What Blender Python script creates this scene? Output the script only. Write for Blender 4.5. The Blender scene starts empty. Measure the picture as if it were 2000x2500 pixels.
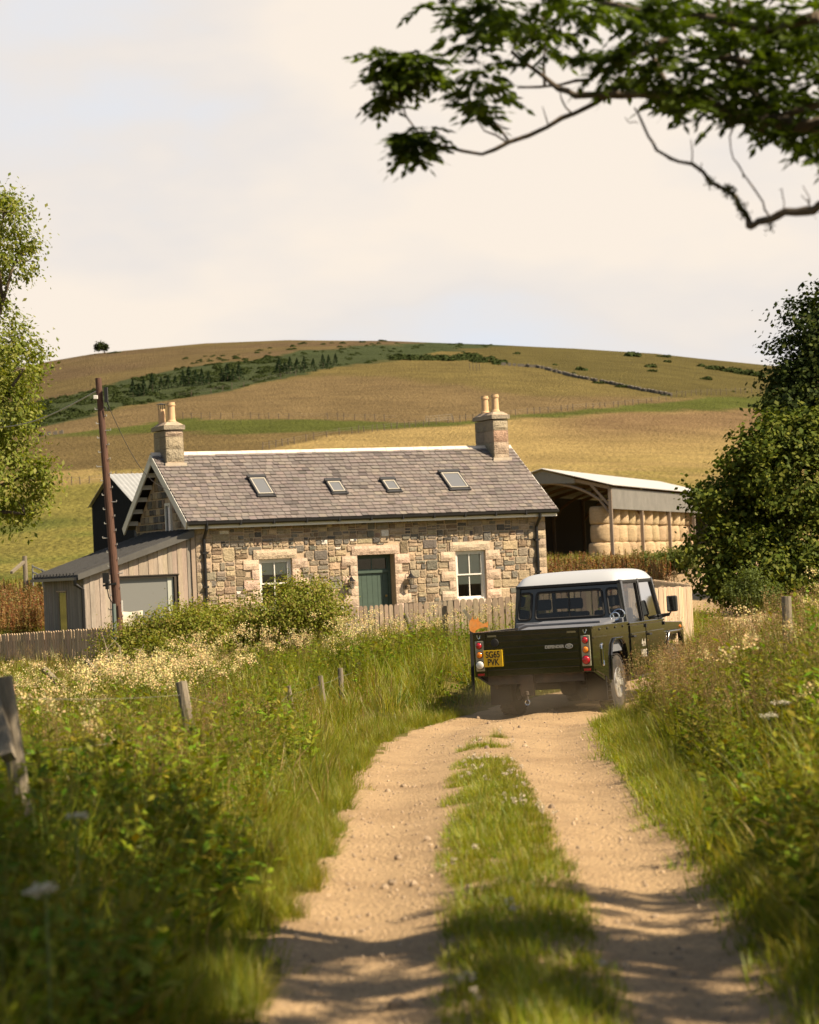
import bpy, math, random
import numpy as np
from mathutils import Matrix, Vector, Euler
R = math.radians
rng = random.Random(7)
nrs = np.random.RandomState(11)
sc = bpy.context.scene
COL = sc.collection
# ---------------------------------------------------------------- camera
F = 5903.0            # 85 mm on a 24x36 frame, in photo pixels
ROLL, PITCH, CZ = R(2.6), R(1.36), 1.75
cr, sr_, cp, sp_ = math.cos(ROLL), math.sin(ROLL), math.cos(PITCH), math.sin(PITCH)
def ray(u, v):
    a, b = (u - 1000) / F, (1250 - v) / F
    a0, b0 = a * cr + b * sr_, -a * sr_ + b * cr
    return Vector((a0, cp - b0 * sp_, sp_ + b0 * cp))
def at(u, v, y):
    d = ray(u, v)
    return Vector((0, 0, CZ)) + d * (y / d.y)
def proj(x, y, z):
    z = z - CZ
    f = y * cp + z * sp_
    a0, b0 = x / f, (-y * sp_ + z * cp) / f
    return 1000 + F * (a0 * cr - b0 * sr_), 1250 - F * (a0 * sr_ + b0 * cr)
cam = bpy.data.cameras.new('camera')
cam.sensor_fit, cam.sensor_height, cam.sensor_width, cam.lens = 'VERTICAL', 36, 28.8, 85
cam.clip_start, cam.clip_end = 0.5, 6000
cam.dof.use_dof, cam.dof.focus_distance, cam.dof.aperture_fstop = True, 42, 3.2
camo = bpy.data.objects.new('camera', cam)
COL.objects.link(camo)
X, U_, K_ = Vector((1, 0, 0)), Vector((0, -sp_, cp)), Vector((0, -cp, -sp_))
i_, j_ = X * cr - U_ * sr_, X * sr_ + U_ * cr
camo.matrix_world = Matrix(((i_.x, j_.x, K_.x, 0), (i_.y, j_.y, K_.y, 0), (i_.z, j_.z, K_.z, CZ), (0, 0, 0, 1)))
sc.camera = camo
# ---------------------------------------------------------------- light
w = bpy.data.worlds.new('World'); sc.world = w; w.use_nodes = True
def world():
    nt = w.node_tree; n, L = nt.nodes, nt.links
    bg = n['Background']; out = n['World Output']
    sky = n.new('ShaderNodeTexSky'); sky.sky_type = 'NISHITA'; sky.sun_disc = False
    sky.sun_elevation = R(46); sky.sun_rotation = R(112); sky.air_density = 1.2; sky.dust_density = 1.5
    bg.inputs[1].default_value = 0.05; L.new(sky.outputs[0], bg.inputs[0])
    tc = n.new('ShaderNodeTexCoord'); sep = n.new('ShaderNodeSeparateXYZ'); L.new(tc.outputs['Generated'], sep.inputs[0])
    mp = n.new('ShaderNodeMapping'); mp.inputs['Scale'].default_value = (4.2, 4.2, 10); L.new(tc.outputs['Generated'], mp.inputs[0])
    nz = n.new('ShaderNodeTexNoise'); nz.inputs['Scale'].default_value = 1.0; nz.inputs['Detail'].default_value = 5; nz.inputs['Roughness'].default_value = .5
    L.new(mp.outputs[0], nz.inputs['Vector'])
    rp = n.new('ShaderNodeValToRGB'); L.new(nz.outputs[0], rp.inputs[0])
    e = rp.color_ramp.elements
    e[0].position, e[0].color = .33, (.665, .69, .745, 1)
    e[1].position, e[1].color = .55, (.835, .74, .64, 1)
    m = e.new(.47) if False else rp.color_ramp.elements.new(.44); m.color = (.73, .68, .64, 1)
    bg2 = n.new('ShaderNodeBackground'); bg2.inputs[1].default_value = .615; L.new(rp.outputs[0], bg2.inputs[0])
    # cloud sheet thick towards the horizon, thinned overhead to hold down ambient light
    mr = n.new('ShaderNodeMapRange'); mr.interpolation_type = 'SMOOTHSTEP'
    mr.inputs['From Min'].default_value, mr.inputs['From Max'].default_value = .23, .42
    mr.inputs['To Min'].default_value, mr.inputs['To Max'].default_value = .97, .1
    L.new(sep.outputs['Z'], mr.inputs['Value'])
    # cloud bank kept over the hill; thinned behind the viewer to lower the ambient light
    mb_ = n.new('ShaderNodeMapRange'); mb_.interpolation_type = 'SMOOTHSTEP'; mb_.inputs['From Min'].default_value, mb_.inputs['From Max'].default_value = -.35, .6
    mb_.inputs['To Min'].default_value = .22; L.new(sep.outputs['Y'], mb_.inputs['Value'])
    ml = n.new('ShaderNodeMath'); ml.operation = 'MULTIPLY'; L.new(mr.outputs[0], ml.inputs[0]); L.new(mb_.outputs[0], ml.inputs[1])
    mx = n.new('ShaderNodeMixShader'); L.new(ml.outputs[0], mx.inputs[0]); L.new(bg.outputs[0], mx.inputs[1]); L.new(bg2.outputs[0], mx.inputs[2])
    L.new(mx.outputs[0], out.inputs[0])
world()
sl = bpy.data.lights.new('sun', 'SUN'); sl.energy, sl.angle, sl.color = 5.0, R(.5), (1, .84, .62)
so = bpy.data.objects.new('sun', sl); COL.objects.link(so)
SAZ = R(22)
SUN = Vector((math.cos(R(46)) * math.cos(SAZ), -math.cos(R(46)) * math.sin(SAZ), math.sin(R(46)))).normalized()
so.rotation_euler = SUN.to_track_quat('Z', 'Y').to_euler(); so.location = (60, -5, 60)
sc.view_settings.view_transform = 'Standard'; sc.view_settings.look = 'None'; sc.view_settings.gamma = 1
sc.view_settings.exposure = .95
sc.cycles.use_denoising = True
sc.cycles.max_bounces = 6; sc.cycles.transparent_max_bounces = 12; sc.cycles.diffuse_bounces = 3
# ---------------------------------------------------------------- materials
MATS = {}
def mat(name, col=(.5, .5, .5), rough=.8, metal=0, nz=None, bump=None, attr=False, rnd=0, coat=0, spec=.5, nz2=None, stretch=None):
    """nz/nz2: (scale, amount[, colour]) noise over the base colour; bump: (scale, strength, distance); attr: multiply by face colour; rnd: brightness spread per copy"""
    if name in MATS: return MATS[name]
    m = bpy.data.materials.new(name); m.use_nodes = True; MATS[name] = m
    nt = m.node_tree; n, L = nt.nodes, nt.links
    b = n['Principled BSDF']
    b.inputs['Roughness'].default_value = rough; b.inputs['Metallic'].default_value = metal
    b.inputs['Coat Weight'].default_value = coat; b.inputs['Coat Roughness'].default_value = .04
    b.inputs['Specular IOR Level'].default_value = spec
    tc = n.new('ShaderNodeTexCoord'); vec = tc.outputs['Object']
    if stretch:
        mp = n.new('ShaderNodeMapping'); mp.inputs['Scale'].default_value = stretch; L.new(vec, mp.inputs[0]); vec = mp.outputs[0]
    c = n.new('ShaderNodeRGB'); c.outputs[0].default_value = (*col, 1); cur = c.outputs[0]
    if attr:
        a = n.new('ShaderNodeAttribute'); a.attribute_name = 'col'; cur = a.outputs['Color']
    for z in (nz, nz2):
        if not z: continue
        t = n.new('ShaderNodeTexNoise'); t.inputs['Scale'].default_value = z[0]; t.inputs['Detail'].default_value = 5; t.inputs['Roughness'].default_value = .65
        L.new(vec, t.inputs['Vector'])
        if len(z) > 2:
            r = n.new('ShaderNodeMapRange'); r.inputs[1].default_value = .45; r.inputs[2].default_value = .65; r.inputs[4].default_value = z[1]
            L.new(t.outputs[0], r.inputs[0])
            x = n.new('ShaderNodeMix'); x.data_type = 'RGBA'; L.new(r.outputs[0], x.inputs[0]); L.new(cur, x.inputs[6]); x.inputs[7].default_value = (*z[2], 1); cur = x.outputs[2]
        else:
            r = n.new('ShaderNodeMapRange'); r.inputs[1].default_value = .25; r.inputs[2].default_value = .75
            r.inputs[3].default_value = 1 - z[1]; r.inputs[4].default_value = 1 + z[1]; L.new(t.outputs[0], r.inputs[0])
            x = n.new('ShaderNodeVectorMath'); x.operation = 'SCALE'; L.new(cur, x.inputs[0]); L.new(r.outputs[0], x.inputs[3]); cur = x.outputs[0]
    if rnd:
        oi = n.new('ShaderNodeObjectInfo'); r = n.new('ShaderNodeMapRange'); r.inputs[3].default_value = 1 - rnd; r.inputs[4].default_value = 1 + rnd
        L.new(oi.outputs['Random'], r.inputs[0])
        x = n.new('ShaderNodeVectorMath'); x.operation = 'SCALE'; L.new(cur, x.inputs[0]); L.new(r.outputs[0], x.inputs[3]); cur = x.outputs[0]
    L.new(cur, b.inputs['Base Color'])
    if bump:
        t = n.new('ShaderNodeTexNoise'); t.inputs['Scale'].default_value = bump[0]; t.inputs['Detail'].default_value = 6; L.new(vec, t.inputs['Vector'])
        bp = n.new('ShaderNodeBump'); bp.inputs['Strength'].default_value = bump[1]; bp.inputs['Distance'].default_value = bump[2] if len(bump) > 2 else .02
        L.new(t.outputs[0], bp.inputs['Height']); L.new(bp.outputs[0], b.inputs['Normal'])
    return m
def leafmat(name, trans=.35, rnd=.25, rough=.45, tint=(1.25, 1.2, .45), gloss=.06, nz=None, hue=.05):
    """thin leaf: face colour x per-copy spread, part of the light passes through"""
    if name in MATS: return MATS[name]
    m = bpy.data.materials.new(name); m.use_nodes = True; MATS[name] = m
    n, L = m.node_tree.nodes, m.node_tree.links
    n.remove(n['Principled BSDF']); out = n['Material Output']
    a = n.new('ShaderNodeAttribute'); a.attribute_name = 'col'; cur = a.outputs['Color']
    oi = n.new('ShaderNodeObjectInfo')
    if nz:
        g = n.new('ShaderNodeNewGeometry'); t = n.new('ShaderNodeTexNoise'); t.inputs['Scale'].default_value = nz[0]; L.new(g.outputs['Position'], t.inputs['Vector'])
        r = n.new('ShaderNodeMapRange'); r.inputs[1].default_value = .3; r.inputs[2].default_value = .7; r.inputs[3].default_value = 1 - nz[1]; r.inputs[4].default_value = 1 + nz[1]
        L.new(t.outputs[0], r.inputs[0]); x = n.new('ShaderNodeVectorMath'); x.operation = 'SCALE'; L.new(cur, x.inputs[0]); L.new(r.outputs[0], x.inputs[3]); cur = x.outputs[0]
    if rnd:
        hs = n.new('ShaderNodeHueSaturation'); L.new(cur, hs.inputs['Color'])
        r = n.new('ShaderNodeMapRange'); r.inputs[3].default_value = 1 - rnd; r.inputs[4].default_value = 1 + rnd; L.new(oi.outputs['Random'], r.inputs[0]); L.new(r.outputs[0], hs.inputs['Value'])
        mm = n.new('ShaderNodeMath'); mm.operation = 'MULTIPLY'; mm.inputs[1].default_value = 7.31; L.new(oi.outputs['Random'], mm.inputs[0])
        fr = n.new('ShaderNodeMath'); fr.operation = 'FRACT'; L.new(mm.outputs[0], fr.inputs[0])
        r2 = n.new('ShaderNodeMapRange'); r2.inputs[3].default_value = .5 - hue; r2.inputs[4].default_value = .5 + hue * .6; L.new(fr.outputs[0], r2.inputs[0]); L.new(r2.outputs[0], hs.inputs['Hue'])
        cur = hs.outputs[0]
    d = n.new('ShaderNodeBsdfDiffuse'); L.new(cur, d.inputs[0])
    tr = n.new('ShaderNodeBsdfTranslucent'); v = n.new('ShaderNodeVectorMath'); v.operation = 'MULTIPLY'; v.inputs[1].default_value = tint; L.new(cur, v.inputs[0]); L.new(v.outputs[0], tr.inputs[0])
    mx = n.new('ShaderNodeMixShader'); mx.inputs[0].default_value = trans; L.new(d.outputs[0], mx.inputs[1]); L.new(tr.outputs[0], mx.inputs[2])
    g = n.new('ShaderNodeBsdfGlossy'); g.inputs['Roughness'].default_value = rough; g.inputs[0].default_value = (.8, .85, .7, 1)
    m2 = n.new('ShaderNodeMixShader'); m2.inputs[0].default_value = gloss; L.new(mx.outputs[0], m2.inputs[1]); L.new(g.outputs[0], m2.inputs[2])
    L.new(m2.outputs[0], out.inputs[0])
    return m
def glassmat(name, col=(.02, .025, .025), clear=.35, rough=.03, refl=.5):
    if name in MATS: return MATS[name]
    m = bpy.data.materials.new(name); m.use_nodes = True; MATS[name] = m
    n, L = m.node_tree.nodes, m.node_tree.links
    n.remove(n['Principled BSDF']); out = n['Material Output']
    d = n.new('ShaderNodeBsdfDiffuse'); d.inputs[0].default_value = (*col, 1)
    t = n.new('ShaderNodeBsdfTransparent'); t.inputs[0].default_value = (.95, .97, .96, 1)
    mx = n.new('ShaderNodeMixShader'); mx.inputs[0].default_value = clear; L.new(d.outputs[0], mx.inputs[1]); L.new(t.outputs[0], mx.inputs[2])
    g = n.new('ShaderNodeBsdfGlossy'); g.inputs['Roughness'].default_value = rough
    fr = n.new('ShaderNodeFresnel'); fr.inputs[0].default_value = 1.5
    ad = n.new('ShaderNodeMath'); ad.operation = 'MULTIPLY'; ad.inputs[1].default_value = 1 + refl; L.new(fr.outputs[0], ad.inputs[0])
    m2 = n.new('ShaderNodeMixShader'); L.new(ad.outputs[0], m2.inputs[0]); L.new(mx.outputs[0], m2.inputs[1]); L.new(g.outputs[0], m2.inputs[2])
    L.new(m2.outputs[0], out.inputs[0])
    return m
# ---------------------------------------------------------------- mesh builder
class MB:
    def __init__(s): s.v, s.f, s.c, s.hc = [], [], [], False
    def poly(s, pts, col=None):
        k = len(s.v); s.v += [tuple(p) for p in pts]; s.f.append(tuple(range(k, k + len(pts)))); s.c.append(col or (1, 1, 1)); s.hc |= col is not None
        return s
    def add(s, V, Fs, col=None):
        k = len(s.v); s.v += [tuple(p) for p in V]
        for f in Fs: s.f.append(tuple(i + k for i in f)); s.c.append(col or (1, 1, 1))
        s.hc |= col is not None
        return s
    def box(s, x0, x1, y0, y1, z0, z1, col=None):
        V = [(x, y, z) for z in (z0, z1) for y in (y0, y1) for x in (x0, x1)]
        return s.add(V, [(0, 2, 3, 1), (4, 5, 7, 6), (0, 1, 5, 4), (2, 6, 7, 3), (0, 4, 6, 2), (1, 3, 7, 5)], col)
    def bar(s, a, b, w, h, up=(0, 0, 1), col=None):
        a, b = Vector(a), Vector(b); d = (b - a).normalized(); side = d.cross(Vector(up))
        side = side.normalized() if side.length > 1e-5 else Vector((1, 0, 0)); u = side.cross(d)
        V = [p + side * (sx * w / 2) + u * (su * h / 2) for p in (a, b) for su in (-1, 1) for sx in (-1, 1)]
        return s.add(V, [(0, 2, 3, 1), (4, 5, 7, 6), (0, 1, 5, 4), (2, 6, 7, 3), (0, 4, 6, 2), (1, 3, 7, 5)], col)
    def prism(s, pts, axis, a0, a1, col=None):
        """pts: 2-D outline in the two other axes (in x,y,z order); extruded from a0 to a1 along axis"""
        def P(p, a): q = list(p); q.insert(axis, a); return tuple(q)
        n = len(pts); V = [P(p, a0) for p in pts] + [P(p, a1) for p in pts]
        return s.add(V, [tuple(range(n)), tuple(range(2 * n - 1, n - 1, -1))] + [(i, i + n, (i + 1) % n + n, (i + 1) % n) for i in range(n)], col)
    def tube(s, path, r, n=8, col=None):
        path = [Vector(p) for p in path]; rr = r if isinstance(r, (list, tuple)) else [r] * len(path)
        V, Fs = [], []; ref = None
        for i, p in enumerate(path):
            d = (path[min(i + 1, len(path) - 1)] - path[max(i - 1, 0)]).normalized()
            if ref is None: ref = d.orthogonal().normalized()
            ref = (ref - d * ref.dot(d)); ref = ref.normalized() if ref.length > 1e-6 else d.orthogonal().normalized()
            o = d.cross(ref)
            for k in range(n):
                a = 2 * math.pi * k / n; V.append(p + (ref * math.cos(a) + o * math.sin(a)) * rr[i])
        for i in range(len(path) - 1):
            for k in range(n): Fs.append((i * n + k, i * n + (k + 1) % n, (i + 1) * n + (k + 1) % n, (i + 1) * n + k))
        Fs += [tuple(range(n - 1, -1, -1)), tuple(range((len(path) - 1) * n, len(path) * n))]
        return s.add(V, Fs, col)
    def lathe(s, prof, c=(0, 0, 0), n=20, axis=2, col=None, caps=True):
        V, Fs = [], []
        for r, z in prof:
            for k in range(n):
                a = 2 * math.pi * k / n; q = [r * math.cos(a), r * math.sin(a)]; q.insert(axis, z); V.append((q[0] + c[0], q[1] + c[1], q[2] + c[2]))
        for i in range(len(prof) - 1):
            for k in range(n): Fs.append((i * n + k, i * n + (k + 1) % n, (i + 1) * n + (k + 1) % n, (i + 1) * n + k))
        if caps: Fs += [tuple(range(n - 1, -1, -1)), tuple(range((len(prof) - 1) * n, len(prof) * n))]
        return s.add(V, Fs, col)
    def xf(s, M):
        s.v = [tuple(M @ Vector(p)) for p in s.v]; return s
    def build(s, name, m, parent=None, smooth=False, bevel=0, autosmooth=False):
        me = bpy.data.meshes.new(name); me.from_pydata(s.v, [], s.f)
        if s.hc:
            a = me.attributes.new('col', 'FLOAT_COLOR', 'FACE'); a.data.foreach_set('color', np.array([(*c, 1) for c in s.c], dtype=np.float32).ravel())
        return link(name, me, m, parent, smooth, bevel)
def link(name, me, m, parent=None, smooth=False, bevel=0):
    import bmesh
    if len(me.polygons) < 60000:
        bm = bmesh.new(); bm.from_mesh(me); bmesh.ops.recalc_face_normals(bm, faces=bm.faces); bm.to_mesh(me); bm.free()
    me.materials.append(m)
    if smooth: me.polygons.foreach_set('use_smooth', [True] * len(me.polygons))
    o = bpy.data.objects.new(name, me); COL.objects.link(o)
    if parent is not None: o.parent = parent
    if bevel:
        b = o.modifiers.new('bevel', 'BEVEL'); b.width, b.segments, b.limit_method, b.angle_limit, b.harden_normals = bevel, 2, 'ANGLE', R(35), True
        me.polygons.foreach_set('use_smooth', [True] * len(me.polygons))
    return o
def tag(o, label=None, cat=None, group=None, kind=None):
    for k, v in (('label', label), ('category', cat), ('group', group), ('kind', kind)):
        if v: o[k] = v
    return o
def thing(name, label, cat, loc=(0, 0, 0), rz=0, group=None):
    o = bpy.data.objects.new(name, None); COL.objects.link(o); o.location = loc; o.rotation_euler = (0, 0, rz); o.empty_display_size = .3
    return tag(o, label, cat, group)
def copy_tree(o, parent=None):
    c = o.copy(); COL.objects.link(c)
    if parent is not None: c.parent = parent
    for ch in list(o.children): copy_tree(ch, c)
    return c
def polys(name, V, cols, m, parent=None, smooth=False, k=4):
    """V (n,k,3) faces with a colour each, as one mesh"""
    n = len(V); me = bpy.data.meshes.new(name)
    me.vertices.add(n * k); me.vertices.foreach_set('co', np.asarray(V, dtype=np.float32).ravel())
    me.loops.add(n * k); me.loops.foreach_set('vertex_index', np.arange(n * k, dtype=np.int32))
    me.polygons.add(n); me.polygons.foreach_set('loop_start', np.arange(0, n * k, k, dtype=np.int32)); me.polygons.foreach_set('loop_total', np.full(n, k, dtype=np.int32))
    a = me.attributes.new('col', 'FLOAT_COLOR', 'FACE'); a.data.foreach_set('color', np.concatenate([np.asarray(cols, dtype=np.float32), np.ones((n, 1), np.float32)], 1).ravel())
    me.update(); me.validate(); me.materials.append(m)
    o = bpy.data.objects.new(name, me); COL.objects.link(o)
    if parent is not None: o.parent = parent
    return o
def text(s, size, name, m, parent, loc, rot, bold=0.0, ext=.002, sx=1.0, align='CENTER'):
    cu = bpy.data.curves.new(name, 'FONT'); cu.body = s; cu.size = size; cu.extrude = ext; cu.offset = bold; cu.align_x = align; cu.align_y = 'CENTER'
    t = bpy.data.objects.new(name, cu); COL.objects.link(t)
    me = bpy.data.meshes.new_from_object(t.evaluated_get(bpy.context.evaluated_depsgraph_get()))
    bpy.data.objects.remove(t); me.materials.clear(); me.materials.append(m); me.name = name
    o = bpy.data.objects.new(name, me); COL.objects.link(o); o.parent = parent; o.location = loc; o.rotation_euler = rot; o.scale = (sx, 1, 1)
    return o
def interp(x, tab): return float(np.interp(x, [t[0] for t in tab], [t[1] for t in tab]))
def smooth01(t): t = np.clip(t, 0, 1); return t * t * (3 - 2 * t)
# ---------------------------------------------------------------- terrain
UPX = np.array([(100, -68), (115, -38), (130, -11), (145, 4), (160, 17), (180, 60), (200, 105), (225, 155), (250, 197), (300, 258), (350, 308), (400, 352), (500, 430), (600, 495), (700, 543), (760, 564), (800, 572), (840, 566), (900, 535), (1000, 470), (1300, 330), (1700, 230)], float)
NEAR = np.array([(-200, .1), (0, .05), (6, .02), (10, 0), (15, -.06), (20, -.17), (27, -.33), (34, -.45), (42, -.42), (52, -.30), (65, -.08), (80, .02), (90, .25), (100, .75 - .85 * 0), (101, .6)], float)
SKY = [(-1500, 430), (-982, 505), (-890, 538), (-752, 556), (-481, 573), (-280, 576), (-30, 567), (220, 548), (420, 528), (620, 503), (720, 485), (900, 455), (1500, 380)]
def fac(a0):
    return np.interp(a0, [s[0] for s in SKY], [s[1] / 572.0 for s in SKY])
# smooth monotone resampling of the two profiles
def resample(tab, lo, hi, n=1500, k=31):
    x = np.linspace(lo, hi, n); y = np.interp(x, tab[:, 0], tab[:, 1]); kk = np.hanning(k + 2)[1:-1]; kk /= kk.sum()
    yp = np.pad(y, k // 2, mode='edge'); ys = np.convolve(yp, kk, 'valid'); return x, ys
UX, UY = resample(UPX, 100, 1700, 3200, 41)
NX, NY = resample(NEAR, -200, 101, 3000, 41)
def hillz(x, y):
    up = np.interp(y, UX, UY); f = fac(np.asarray(x) / np.maximum(y, 1) * F); bl = smooth01((up - 20) / 150)
    und = 1.2 * np.sin(x * .021 + 1) * np.sin(y * .013) * smooth01((y - 200) / 200)
    return CZ + y * up * (1 + (f - 1) * bl) / F + und
# track: edges and grass strip traced on the photograph, carried onto the ground
TRK = [(2600, 545, 1055, 1620, 2170), (2500, 590, 1060, 1570, 2090), (2350, 640, 1080, 1500, 1985), (2200, 725, 1075, 1440, 1865), (2080, 795, 1075, 1385, 1770), (2000, 830, 1078, 1340, 1690), (1900, 862, 1090, 1290, 1595), (1820, 920, 1115, 1258, 1535), (1780, 985, 1160, 1248, 1510), (1750, 1050, 1205, 1258, 1503)]
def flat(u, v):
    d = ray(u, v); y = 12.0
    for _ in range(30): y = (np.interp(y, NX, NY) - CZ) / d.z * d.y
    return (CZ * 0 + d.x / d.y * y, y)
TE = []
for v, *us in TRK:
    p = [flat(u, v) for u in us]; TE.append((p[1][1], *[q[0] + 0 for q in p]))
TE = [(t[0],) + tuple(t[1:]) for t in TE]
far = [(38.5, 1.45, 4.9, .0), (42.5, 3.1, 6.6, 0), (47, 5.0, 8.4, 0), (52, 6.9, 10.3, 0), (58, 7.9, 11.4, 0), (66, 8.3, 11.9, 0), (75, 8.5, 12.2, 0), (85, 9.0, 13.2, 0), (97, 9.6, 15.0, 0), (112, 10.2, 17.0, 0), (130, 11.0, 19.0, 0)]
TR = [(t[0], t[1], t[4], t[2], t[3]) for t in TE if t[0] < 34] + [(f[0], f[1], f[2], (f[1] + f[2]) / 2 - .02, (f[1] + f[2]) / 2 + .02) for f in far]
e0 = TR[0]; e1 = TR[1]
TR = [(4.0,) + tuple(e0[k] + (e0[k] - e1[k]) * .6 for k in (1, 2, 3, 4)), (-30.0,) + tuple(e0[k] + (e0[k] - e1[k]) * 1.2 for k in (1, 2, 3, 4))] + TR
TR.sort(); TA = np.array(TR)
def tk(y, k): return np.interp(y, TA[:, 0], TA[:, k])
def trackL(y): return tk(y, 1)
def trackR(y): return tk(y, 2)
def G(x, y):
    x = np.asarray(x, float); y = np.asarray(y, float)
    nz_ = np.interp(y, NX, NY); z = np.where(y < 100, nz_, hillz(x, np.maximum(y, 100)))
    bl = smooth01((y - 92) / 9); z = np.where((y > 92) & (y < 101), np.interp(y, NX, NY) * (1 - bl) + hillz(x, np.maximum(y, 100)) * bl, z)
    dR = x - trackR(y); dL = trackL(y) - x
    k = smooth01((y - 3) / 5) * (1 - smooth01((y - 30) / 18))
    z = z + k * (.92 * smooth01((dR - .0) / 2.8)) + k * .18 * smooth01(dL / 1.5)
    z = z - .25 * smooth01((dL - 2) / 6) * smooth01((y - 16) / 10) * (1 - smooth01((y - 50) / 14))
    z = z + .48 * smooth01((dL - .2) / 2.2) * smooth01((y - 35) / 9) * (1 - smooth01((y - 53) / 8)) * (1 - smooth01((dL - 5) / 5))
    z = z + .05 * np.sin(x * 1.1 + 2) * np.sin(y * .7) * smooth01((np.maximum(dR, dL)) / 2) * (y < 95)
    return z
_G0 = G
BARN = (13.25, 160.0, math.sin(R(17)), math.cos(R(17)))
def G(x, y):
    z = _G0(x, y); bx, by, s_, c_ = BARN; dx, dy = np.asarray(x, float) - bx, np.asarray(y, float) - by
    al, ac = dx * s_ + dy * c_, -dx * c_ + dy * s_           # along the barn, and across it to the rear
    k = smooth01((al + 8) / 8) * (1 - smooth01((al - 38) / 14)) * smooth01((ac + 7) / 6) * (1 - smooth01((ac - 10) / 10))
    return z * (1 - k) + 2.02 * k
def g(x, y): return float(G(x, y))
def gnd(u, v, lo=6, hi=700):
    """where the sight line through a photo point meets the ground"""
    d = ray(u, v); d = d / d.y; ys = np.concatenate([np.arange(lo, 130, .25), np.arange(130, hi, 1.5)])
    dz = CZ + d.z * ys - G(d.x * ys, ys); i = int(np.argmax(dz < 0)) if (dz < 0).any() else len(ys) - 1
    y = ys[i]; return Vector((d.x * y, y, g(d.x * y, y)))
def grid(name, XX, YY, ZZ, m, col=None, drop=None, kind='structure'):
    r, c = XX.shape; me = bpy.data.meshes.new(name); me.vertices.add(r * c)
    me.vertices.foreach_set('co', np.stack([XX, YY, ZZ], -1).astype(np.float32).ravel())
    i = np.arange((r - 1) * (c - 1)); a = i // (c - 1) * c + i % (c - 1); q = np.stack([a, a + 1, a + c + 1, a + c], 1).astype(np.int32)
    me.loops.add(q.size); me.loops.foreach_set('vertex_index', q.ravel()); me.polygons.add(len(q))
    me.polygons.foreach_set('loop_start', np.arange(0, q.size, 4, dtype=np.int32)); me.polygons.foreach_set('loop_total', np.full(len(q), 4, np.int32)); me.polygons.foreach_set('use_smooth', np.ones(len(q), bool))
    if col is not None:
        a = me.attributes.new('col', 'FLOAT_COLOR', 'POINT'); a.data.foreach_set('color', np.concatenate([col.reshape(-1, 3), np.ones((r * c, 1))], 1).astype(np.float32).ravel())
    me.update(); me.materials.append(m); o = bpy.data.objects.new(name, me); COL.objects.link(o); return tag(o, kind=kind)
m_field = mat('field_grass', attr=True, rough=1, spec=.05, nz=(1.6, .34), nz2=(.16, .2), bump=(1.5, 1.0, 1.2))
m_ground = mat('meadow_soil', attr=True, rough=1, spec=.1, nz=(6, .4), nz2=(.5, .25), bump=(14, .8, .05))
def vnoise(x, y, s, seed=0):
    """cheap smooth value noise"""
    rs = np.random.RandomState(seed); T = rs.rand(64, 64); xi, yi = np.floor(x / s), np.floor(y / s); fx, fy = smooth01(x / s - xi), smooth01(y / s - yi)
    xi, yi = xi.astype(int), yi.astype(int); t = lambda a, b: T[a % 64, b % 64]
    return (t(xi, yi) * (1 - fx) + t(xi + 1, yi) * fx) * (1 - fy) + (t(xi, yi + 1) * (1 - fx) + t(xi + 1, yi + 1) * fx) * fy
def curve(tab): return lambda u: np.interp(u, [t[0] for t in tab], [t[1] for t in tab])
belt_t = curve([(60, 992), (112, 977), (229, 951), (315, 924), (453, 897), (533, 889), (613, 881), (720, 860), (880, 847), (987, 839), (1072, 829), (1265, 832), (1290, 842)])
belt_b = curve([(60, 1052), (101, 1041), (315, 993), (453, 972), (592, 945), (667, 929), (827, 895), (987, 876), (1072, 859), (1265, 841), (1290, 840)])
str_t = curve([(60, 1082), (123, 1063), (240, 1047), (443, 1025), (613, 1025), (773, 1026), (987, 1031), (1155, 1026), (1242, 1016), (1560, 990), (1700, 974), (1900, 965)])
str_b = curve([(60, 1085), (123, 1067), (240, 1062), (443, 1055), (773, 1055), (987, 1047), (1155, 1034), (1242, 1022), (1560, 1006), (1700, 1003), (1900, 998)])
gold_t = curve([(400, 1150), (667, 1095), (827, 1063), (987, 1048), (1155, 1034), (1242, 1022), (1900, 1000)])
tan_t = curve([(60, 1045), (453, 972), (667, 931), (800, 915), (950, 923), (1133, 944), (1315, 966), (1638, 974), (1900, 975)])
wall_c = curve([(1100, 875), (1224, 893), (1315, 899), (1406, 923), (1498, 941), (1644, 969), (1900, 975)])
lg_t = curve([(0, 1195), (130, 1187), (220, 1180), (350, 1165), (700, 1130), (1000, 1110)])
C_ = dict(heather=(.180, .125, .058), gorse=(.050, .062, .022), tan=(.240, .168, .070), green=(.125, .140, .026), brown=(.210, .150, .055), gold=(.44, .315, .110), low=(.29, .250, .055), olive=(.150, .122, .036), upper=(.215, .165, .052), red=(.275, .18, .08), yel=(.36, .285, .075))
C_ = {k: np.array(v) * np.array((.66, .66, .72)) for k, v in C_.items()}
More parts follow.
